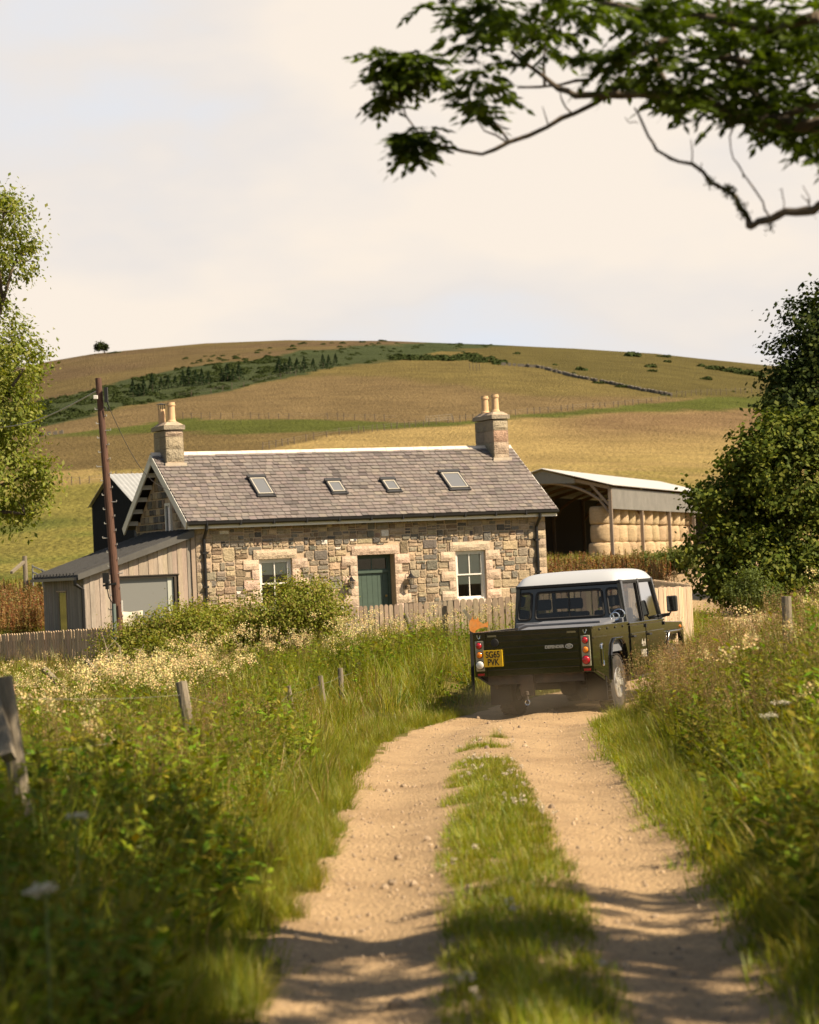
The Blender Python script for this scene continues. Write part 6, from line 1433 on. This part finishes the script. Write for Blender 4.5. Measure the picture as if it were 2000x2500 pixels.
def solid_line(name, label, cat, line, h, wd, m, step=4):
    t = thing(name, label, cat, gnd(*line[0], 90, 900)); o0 = Vector(t.location); mb = MB(); us = np.arange(line[0][0], line[-1][0], step); r = random.Random(5); P = [gnd(u, np.interp(u, [l[0] for l in line], [l[1] for l in line]), 90, 900) - o0 for u in us]
    for a, b in zip(P[:-1], P[1:]):
        if r.random() < .12: continue
        mb.bar(a + Vector((0, 0, h * .4)), b + Vector((0, 0, h * .4)), wd, h * r.uniform(.7, 1.2))
    mb.build('wall', m, t); return t
solid_line('drystone_wall', 'broken grey drystone wall running down the right hillside', 'wall', [(1224, 892), (1315, 898), (1406, 922), (1498, 940), (1570, 955), (1644, 968)], 0.75, .5, mat('dyke_stone', (.15, .13, .10), rough=1, nz=(1, .3)))
solid_line('low_stone_bank', 'short grey stone bank at the end of the green strip by the pale ash', 'wall', [(95, 1066), (128, 1062), (160, 1058)], .7, .5, mat('dyke_stone'), 5)
p0, p1 = gnd(1041, 1034, 90, 900), gnd(1104, 1028, 90, 900); t = thing('field_gate', 'pale metal field gate in the fence left of the right chimney', 'gate', p0); d = p1 - p0; mb = MB()
for k in range(3): mb.bar((0, 0, .4 + .4 * k), (d.x, d.y, d.z + .4 + .4 * k), .045, .045)
for q in (0, .5, 1): mb.bar((d.x * q, d.y * q, d.z * q), (d.x * q, d.y * q, d.z * q + 1.3), .08, .08, up=(0, 1, 0))
mb.build('bars', mat('pale_gate_metal', (.24, .21, .16), .7), t)
# ---------------------------------------------------------------- pole, fences, posts, small things
m_creo = mat('creosoted_pole', (.10, .045, .026), rough=.8, nz=(5, .35), nz2=(2, .5, (.05, .025, .018)), stretch=(5, 5, .5), bump=(14, .5, .01))
pb_, pt_ = at(294, 1575, 57.5), at(240, 923, 57.5); gb = g(pb_.x, pb_.y)
pole = thing('telegraph_pole', 'tall brown leaning telegraph pole with climbing pegs beside the extension', 'pole', (pb_.x, pb_.y, gb)); o0 = Vector(pole.location)
ax = (pt_ - pb_); base_ = pb_ - ax * ((pb_.z - gb + .3) / ax.z) - o0; top_ = pt_ - o0
MB().tube([base_.lerp(top_, i / 10) for i in range(11)], [.122 - .047 * i / 10 for i in range(11)], 14).build('shaft', m_creo, pole)
st = MB(); m_peg = mat('galvanised_peg', (.5, .48, .44), .4, .6)
for k in range(34):
    t = .12 + .80 * k / 34; c = base_.lerp(top_, t); s = -1 if k % 2 else 1; o = MB(); L = .12 if k % 5 == 0 else .05
    o.tube([c + Vector((s * .06, -.04, 0)), c + Vector((s * (.08 + L), -.07, 0)), c + Vector((s * (.08 + L), -.07, .04))], .012, 5).build('peg', m_peg, pole)
def onpole(u, v): return at(u, v, 57.4) - o0
c = onpole(234, 970); MB().box(c.x - .05, c.x + .05, c.y - .06, c.y + .02, c.z - .045, c.z + .045).build('white_box', m_white, pole, bevel=.01)
c = onpole(258, 962); MB().box(c.x - .03, c.x + .05, c.y - .05, c.y + .05, c.z - .20, c.z + .16).tube([c + Vector((.02, 0, -.18)), c + Vector((.07, 0, -.30)), c + Vector((.04, 0, -.42)), c + Vector((-.02, 0, -.30))], .012, 5).build('cable_joint', m_black, pole)
c = onpole(259, 1412); q = MB(); q.box(c.x - .07, c.x + .07, c.y - .1, c.y + .06, c.z - .12, c.z + .13); q.bar((c.x - .08, c.y, c.z - .17), (c.x + .24, c.y, c.z - .13), .06, .05); q.box(c.x - .02, c.x + .06, c.y - .05, c.y + .03, c.z - .26, c.z - .12); q.tube([c + Vector((.02, -.02, -.25)), c + Vector((.05, -.02, -.45)), c + Vector((.12, -.02, -.58)), c + Vector((.15, -.02, -.8))], .014, 5); q.build('terminal_box', m_black, pole)
c = onpole(279, 1500); MB().tube([c + Vector((0, -.02, .25)), c + Vector((.0, -.02, -.9))], .05, 8).build('cable_guard', mat('green_grey_guard', (.12, .15, .13), .6), pole)
c = onpole(299, 1480); MB().box(c.x - .015, c.x + .02, c.y - .07, c.y - .05, c.z - .14, c.z + .14).build('notice_strip', m_white, pole)
a, b_ = at(236, 955, 57.5), at(-80, 1040, 72.0)
o = MB().tube([a.lerp(b_, i / 12) - Vector((0, 0, .35 * math.sin(math.pi * i / 12))) for i in range(13)], .016, 5).build('overhead_wire', mat('pale_cable', (.45, .42, .38), .5)); tag(o, 'pale cable sagging from the telegraph pole top into the ash tree', 'cable')
a, b_ = at(262, 985, 57.6), HP + HT * -.3 + HN * .9 + Vector((0, 0, 4.15))
o = MB().tube([a.lerp(b_, i / 12) - Vector((0, 0, .5 * math.sin(math.pi * i / 12))) for i in range(13)], .008, 4).build('service_wire', m_black); tag(o, 'thin dark wire dropping from the pole to the cottage gable', 'cable')
# picket fences
m_picket = mat('picket_timber', attr=True, rough=.9, nz=(5, .22), nz2=(20, .15), stretch=(3, 3, .5))
def picket_run(label, A, B, h, pitch, wd, cols, rails=True, posts=3, flip=1, low=.1):
    """A, B: world points of the picket tops at both ends"""
    A, B = Vector(A), Vector(B); base = Vector((A.x, A.y, g(A.x, A.y))); t = thing('picket_fence', label, 'fence', base, 0, 'picket fences round the cottage garden'); d = B - A; L = Vector((d.x, d.y, 0)).length; e = Vector((d.x, d.y, 0)).normalized(); nn = Vector((-e.y, e.x, 0)) * flip
    mb = MB(); n = int(L / pitch)
    for i in range(n):
        p = A + d * ((i + .5) / n); gz2 = g(p.x, p.y); zt = p.z - base.z + rng.uniform(-.012, .012); zb = gz2 + low - base.z; c = vary(rng.choice(cols), .14); w2 = wd / 2; k = len(mb.v); out = [(-w2, zb), (w2, zb), (w2, zt - w2 * .9), (w2 * .75, zt - w2 * .35), (w2 * .35, zt - .05 * w2), (-w2 * .35, zt - .05 * w2), (-w2 * .75, zt - w2 * .35), (-w2, zt - w2 * .9)]
        q = p - base; tl = rng.gauss(0, .008)
        V = [Vector((q.x, q.y, 0)) + e * (o_[0] + tl * (o_[1] - zb)) + nn * s_ + Vector((0, 0, o_[1])) for s_ in (-.011, .011) for o_ in out]
        mb.add(V, [tuple(range(8)), tuple(range(15, 7, -1))] + [(j, j + 8, (j + 1) % 8 + 8, (j + 1) % 8) for j in range(8)], c)
    mb.build('pickets', m_picket, t)
    for fr_ in (.25, .75):
        a, b2 = A - base, B - base; za, zb2 = g(A.x, A.y) - base.z, g(B.x, B.y) - base.z; MB().bar(Vector((a.x, a.y, za + (a.z - za) * fr_)) + nn * .045, Vector((b2.x, b2.y, zb2 + (b2.z - zb2) * fr_)) + nn * .045, .06, .08, col=vary(cols[0])).build('rail', m_picket, t)
    for i in range(posts):
        p = A + d * (i / max(1, posts - 1)); z0 = g(p.x, p.y); q = p - base; MB().box(q.x - .05, q.x + .05, q.y - .05, q.y + .05, z0 - base.z - .2, q.z - .1, vary(cols[0])).build('post', m_picket, t).location = nn * .12
    return t
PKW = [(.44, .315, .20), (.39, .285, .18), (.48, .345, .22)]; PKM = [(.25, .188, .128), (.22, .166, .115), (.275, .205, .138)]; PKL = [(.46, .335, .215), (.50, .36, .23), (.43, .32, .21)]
a, c_ = at(-60, 1552, 61.5), at(352, 1526, 57.2)
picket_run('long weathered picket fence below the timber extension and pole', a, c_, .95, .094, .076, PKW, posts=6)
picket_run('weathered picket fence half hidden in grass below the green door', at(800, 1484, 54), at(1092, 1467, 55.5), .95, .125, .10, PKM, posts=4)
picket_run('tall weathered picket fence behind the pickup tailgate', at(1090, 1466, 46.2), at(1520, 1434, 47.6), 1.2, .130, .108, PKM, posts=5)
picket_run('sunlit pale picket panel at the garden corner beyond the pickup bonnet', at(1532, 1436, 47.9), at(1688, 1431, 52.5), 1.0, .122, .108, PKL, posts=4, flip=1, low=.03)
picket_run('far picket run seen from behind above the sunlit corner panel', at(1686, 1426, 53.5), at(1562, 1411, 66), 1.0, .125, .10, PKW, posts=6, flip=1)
# old roadside posts with wire
m_old = mat('weathered_post', (.20, .165, .115), rough=.95, nz=(4, .3), nz2=(18, .25), stretch=(4, 4, .6), bump=(16, .6, .01))
wf = thing('wire_fence', 'run of old leaning roadside posts with slack wire in the meadow', 'fence', (at(20, 1660, 14).x, 14, g(at(20, 1660, 14).x, 14))); o0 = Vector(wf.location); tops = []
for (u0, v0, u1, v1, D, wd) in ((8, 1652, 44, 1900, 13.5, .105), (442, 1664, 466, 1800, 22, .105), (652, 1716, 660, 1760, 29, .07), (703, 1674, 712, 1730, 33, .075), (782, 1650, 790, 1715, 35, .075), (831, 1631, 834, 1690, 37, .08), (875, 1616, 888, 1680, 40, .085)):
    a, b_ = at(u0, v0, D), at(u1, v1, D); dr = (b_ - a).normalized(); zb = g(b_.x, b_.y) - .2; b_ = a + dr * ((zb - a.z) / dr.z); tops.append(a - o0 - Vector((0, 0, .12)))
    mb = MB(); mb.tube([b_ - o0, a.lerp(b_, .5) - o0, a - o0], [wd * .55, wd * .52, wd * .5], 9); mb.build('post', m_old, wf)
for dz in (.0, .32):
    mb = MB(); P_ = []
    for a, b_ in zip(tops[:-1], tops[1:]): P_ += [a.lerp(b_, i / 6) - Vector((0, 0, dz + .02 * math.sin(math.pi * i / 6))) for i in range(6)]
    mb.tube(P_ + [tops[-1] - Vector((0, 0, dz))], .0017, 4); mb.build('wire', m_wire, wf)
a, b_ = at(-22, 1650, 13.6), at(20, 1850, 13.3); o = MB().bar(a - Vector((0, 0, 0)), b_, .07, .09, up=(0, 1, 0)).build('brace_timber', m_old, wf); o.location = -o0
def stake(name, label, p0, p1, D, r, cat='post', m=m_old, D1=None):
    a, b_ = at(*p0, D), at(*p1, D1 or D); zb = g(b_.x, b_.y) - .15; dr = b_ - a
    if dr.z < -.05 and b_.z > zb: b_ = a + dr * ((zb - a.z) / dr.z)
    o = MB().tube([b_, a.lerp(b_, .5) + Vector((.01, 0, 0)), a], [r, r * .97, r * .92], 9).build(name, m); return tag(o, label, cat)
stake('wooden_stake', 'short grey stake leaning before the picket fence below the door', (990, 1499), (1006, 1545), 49, .05)
stake('wooden_post', 'broken post leaning out of the weeds below the dark shrub', (106, 1632), (124, 1650), 45, .065)
stake('wooden_post', 'thin broken post leaning in the weeds below the telegraph pole', (210, 1612), (228, 1632), 47, .055)
stake('wooden_post', 'square topped old post in the tall grass of the right verge', (1920, 1456), (1921, 1500), 26, .058)
stake('wooden_post', 'upright grey post in the pasture behind the rusty docks', (60, 1357), (62, 1402), 96, .10)
a, b_ = at(58, 1372, 95.9), at(28, 1398, 94); o = MB().bar(a, b_, .10, .10).build('brace_rail', m_old); tag(o, 'sloping timber brace leaning against the grey pasture post', 'brace')
a, b_ = at(80, 1398, 92), at(150, 1412, 90); hd_ = thing('metal_hurdle', 'grey metal hurdle leaning by the dark shed in the pasture', 'hurdle', (a.x, a.y, g(a.x, a.y))); o0 = Vector(hd_.location); mb = MB()
for dz in (0, .22, .44): mb.tube([a - o0 + Vector((0, 0, dz - .2)), b_ - o0 + Vector((0, 0, dz - .45))], .03, 6)
for q in (0, .35, .7, 1): c = a.lerp(b_, q) - o0; mb.tube([(c.x, c.y, c.z - .5), (c.x, c.y, c.z + .30 - .25 * q)], .03, 6)
mb.build('bars', mat('grey_hurdle', (.25, .25, .24), .5, .4), hd_)
# orange cut-out on a dark post
a, b_ = at(1150, 1510, 38.5), at(1152, 1610, 38.5); sp_o = thing('dark_post', 'dark square post with a tilted stick on top left of the pickup', 'post', (b_.x, b_.y, g(b_.x, b_.y))); o0 = Vector(sp_o.location)
MB().bar(Vector((b_.x, b_.y, o0.z - .1)) - o0, a - o0, .055, .055, up=(0, 1, 0)).build('upright', mat('dark_stain', (.02, .018, .016), .8), sp_o)
MB().bar(at(1132, 1489, 38.4) - o0, at(1155, 1520, 38.45) - o0, .05, .045, up=(0, 1, 0)).build('tilted_stick', mat('pale_stick', (.28, .25, .17), .9, nz=(9, .2)), sp_o)
OUT = [(-14, 70), (6, 62), (18, 26), (36, 70), (52, 54), (64, 68), (86, 26), (98, 78), (122, 100), (150, 112), (172, 104), (207, 82), (205, 158), (172, 150), (138, 158), (100, 172), (62, 192), (46, 222), (14, 214), (-14, 196), (-24, 130)]
P_ = [at(1150 + x / 4.93, 1500 + y / 4.93, 38.3) for x, y in OUT]; c = P_[0].copy()
V = [p - c for p in P_] + [p - c + Vector((0, .025, 0)) for p in P_]; n = len(P_)
o = MB().add(V, [tuple(range(n)), tuple(range(2 * n - 1, n - 1, -1))] + [(i, i + n, (i + 1) % n + n, (i + 1) % n) for i in range(n)]).build('orange_cutout', mat('orange_paint', (.72, .24, .035), rough=.6, nz=(14, .35), nz2=(5, .6, (.74, .42, .16)))); o.location = c; tag(o, 'orange painted wooden cut-out with jagged top hung on the dark post', 'cut-out sign')
# pale umbels standing out of the verge
def umbel(u, v, D, label, s=1.0, lean=.1):
    p = at(u, v, D); gz2 = g(p.x, p.y); t = thing('umbel_flower', label, 'flower', (p.x, p.y, gz2), 0, 'white umbels in the verges'); h = p.z - gz2; top = Vector((0, 0, h)); r = random.Random(int(u)); st = MB(); st.tube([(r.uniform(-lean, lean), 0, 0), (0, 0, h * .6), top - Vector((0, 0, .05))], [.006, .005, .004], 5); V, C = [], []
    for k in range(16):
        a, q = r.uniform(0, 6.28), .085 * s * r.random() ** .5; c = top + Vector((q * math.cos(a), q * math.sin(a), -.25 * q * q / .1)); st.tube([top - Vector((0, 0, .05)), c], .0016, 4)
        cc = np.array(c) + nrs.normal(0, .011 * s, (16, 3)) * (1, 1, .75); V.append(leaf_quads(cc, .015 * s, .0, .9)); C += [(.58, .54, .42)] * 16
    st.build('stem', mat('umbel_stem', (.12, .15, .04), .8), t); polys('flower_head', np.concatenate(V), C, m_flower, t)
for a in ((112, 2165, 8.0, 'large out of focus white umbel deep in the shaded verge', .8), (185, 1990, 9.6, 'dim white umbel above and behind the large shaded one', .55), (850, 1524, 47, 'white umbel beside the picket fence, left of a twin', 1.0), (886, 1529, 46, 'white umbel beside the picket fence, right of a twin', 1.15), (1908, 1712, 19, 'white umbel among right verge grasses, uppermost there', .9), (1880, 1745, 18, 'white umbel among right verge grasses, lowest there', .8), ): umbel(*a)
# dead twigs
p = at(312, 1672, 44); t = MB(); r = random.Random(4); gz2 = g(p.x, p.y)
for k in range(13):
    a = r.uniform(-1, 1); b0 = Vector((r.uniform(-.15, .15), r.uniform(-.15, .15), 0)); tip = b0 + Vector((a * .55, r.uniform(-.3, .3), r.uniform(.7, 1.15))); md = b0.lerp(tip, .55) + Vector((r.gauss(0, .05), 0, 0)); t.tube([b0, md, tip], [.014, .010, .004], 5)
    for j in range(3): s_ = md.lerp(tip, r.random()); t.tube([s_, s_ + Vector((r.gauss(0, .16), r.gauss(0, .1), r.uniform(.05, .25)))], [.006, .002], 4)
o = t.build('dead_twigs', mat('dead_wood', (.42, .33, .23), .9)); o.location = (p.x, p.y, gz2 + .1); tag(o, 'bleached bare twigs sticking up below the low shrub', 'dead bush')
# ---------------------------------------------------------------- dust raised by the wheels
def dust():
    m = bpy.data.materials.new('road_dust'); m.use_nodes = True; n, L = m.node_tree.nodes, m.node_tree.links; n.remove(n['Principled BSDF'])
    v = n.new('ShaderNodeVolumePrincipled'); v.inputs['Color'].default_value = (.85, .66, .42, 1); v.inputs['Anisotropy'].default_value = .2
    tc = n.new('ShaderNodeTexCoord'); g_ = n.new('ShaderNodeVectorMath'); g_.operation = 'LENGTH'; L.new(tc.outputs['Object'], g_.inputs[0])
    r = n.new('ShaderNodeMapRange'); r.inputs[1].default_value, r.inputs[2].default_value, r.inputs[3].default_value, r.inputs[4].default_value = .2, 1.0, .42, 0; L.new(g_.outputs['Value'], r.inputs[0])
    t = n.new('ShaderNodeTexNoise'); t.inputs['Scale'].default_value = 2.2; L.new(tc.outputs['Object'], t.inputs['Vector']); mu = n.new('ShaderNodeMath'); mu.operation = 'MULTIPLY'; L.new(r.outputs[0], mu.inputs[0]); L.new(t.outputs[0], mu.inputs[1]); L.new(mu.outputs[0], v.inputs['Density'])
    L.new(v.outputs[0], n['Material Output'].inputs['Volume']); m.cycles.volume_step_rate = 2
    prof = [(math.sin(a), -math.cos(a)) for a in np.linspace(.02, math.pi - .02, 13)]; o = MB().lathe(prof, (0, 0, 0), 20).build('dust_cloud', m, None, smooth=True)
    c = Vector((tx, ty_, gz_)) + fw * .9 + sdv * .05; o.location = c + Vector((0, 0, .25)); o.rotation_euler = (0, 0, tyaw); o.scale = (1.5, 2.6, .62); tag(o, kind='stuff')
dust()
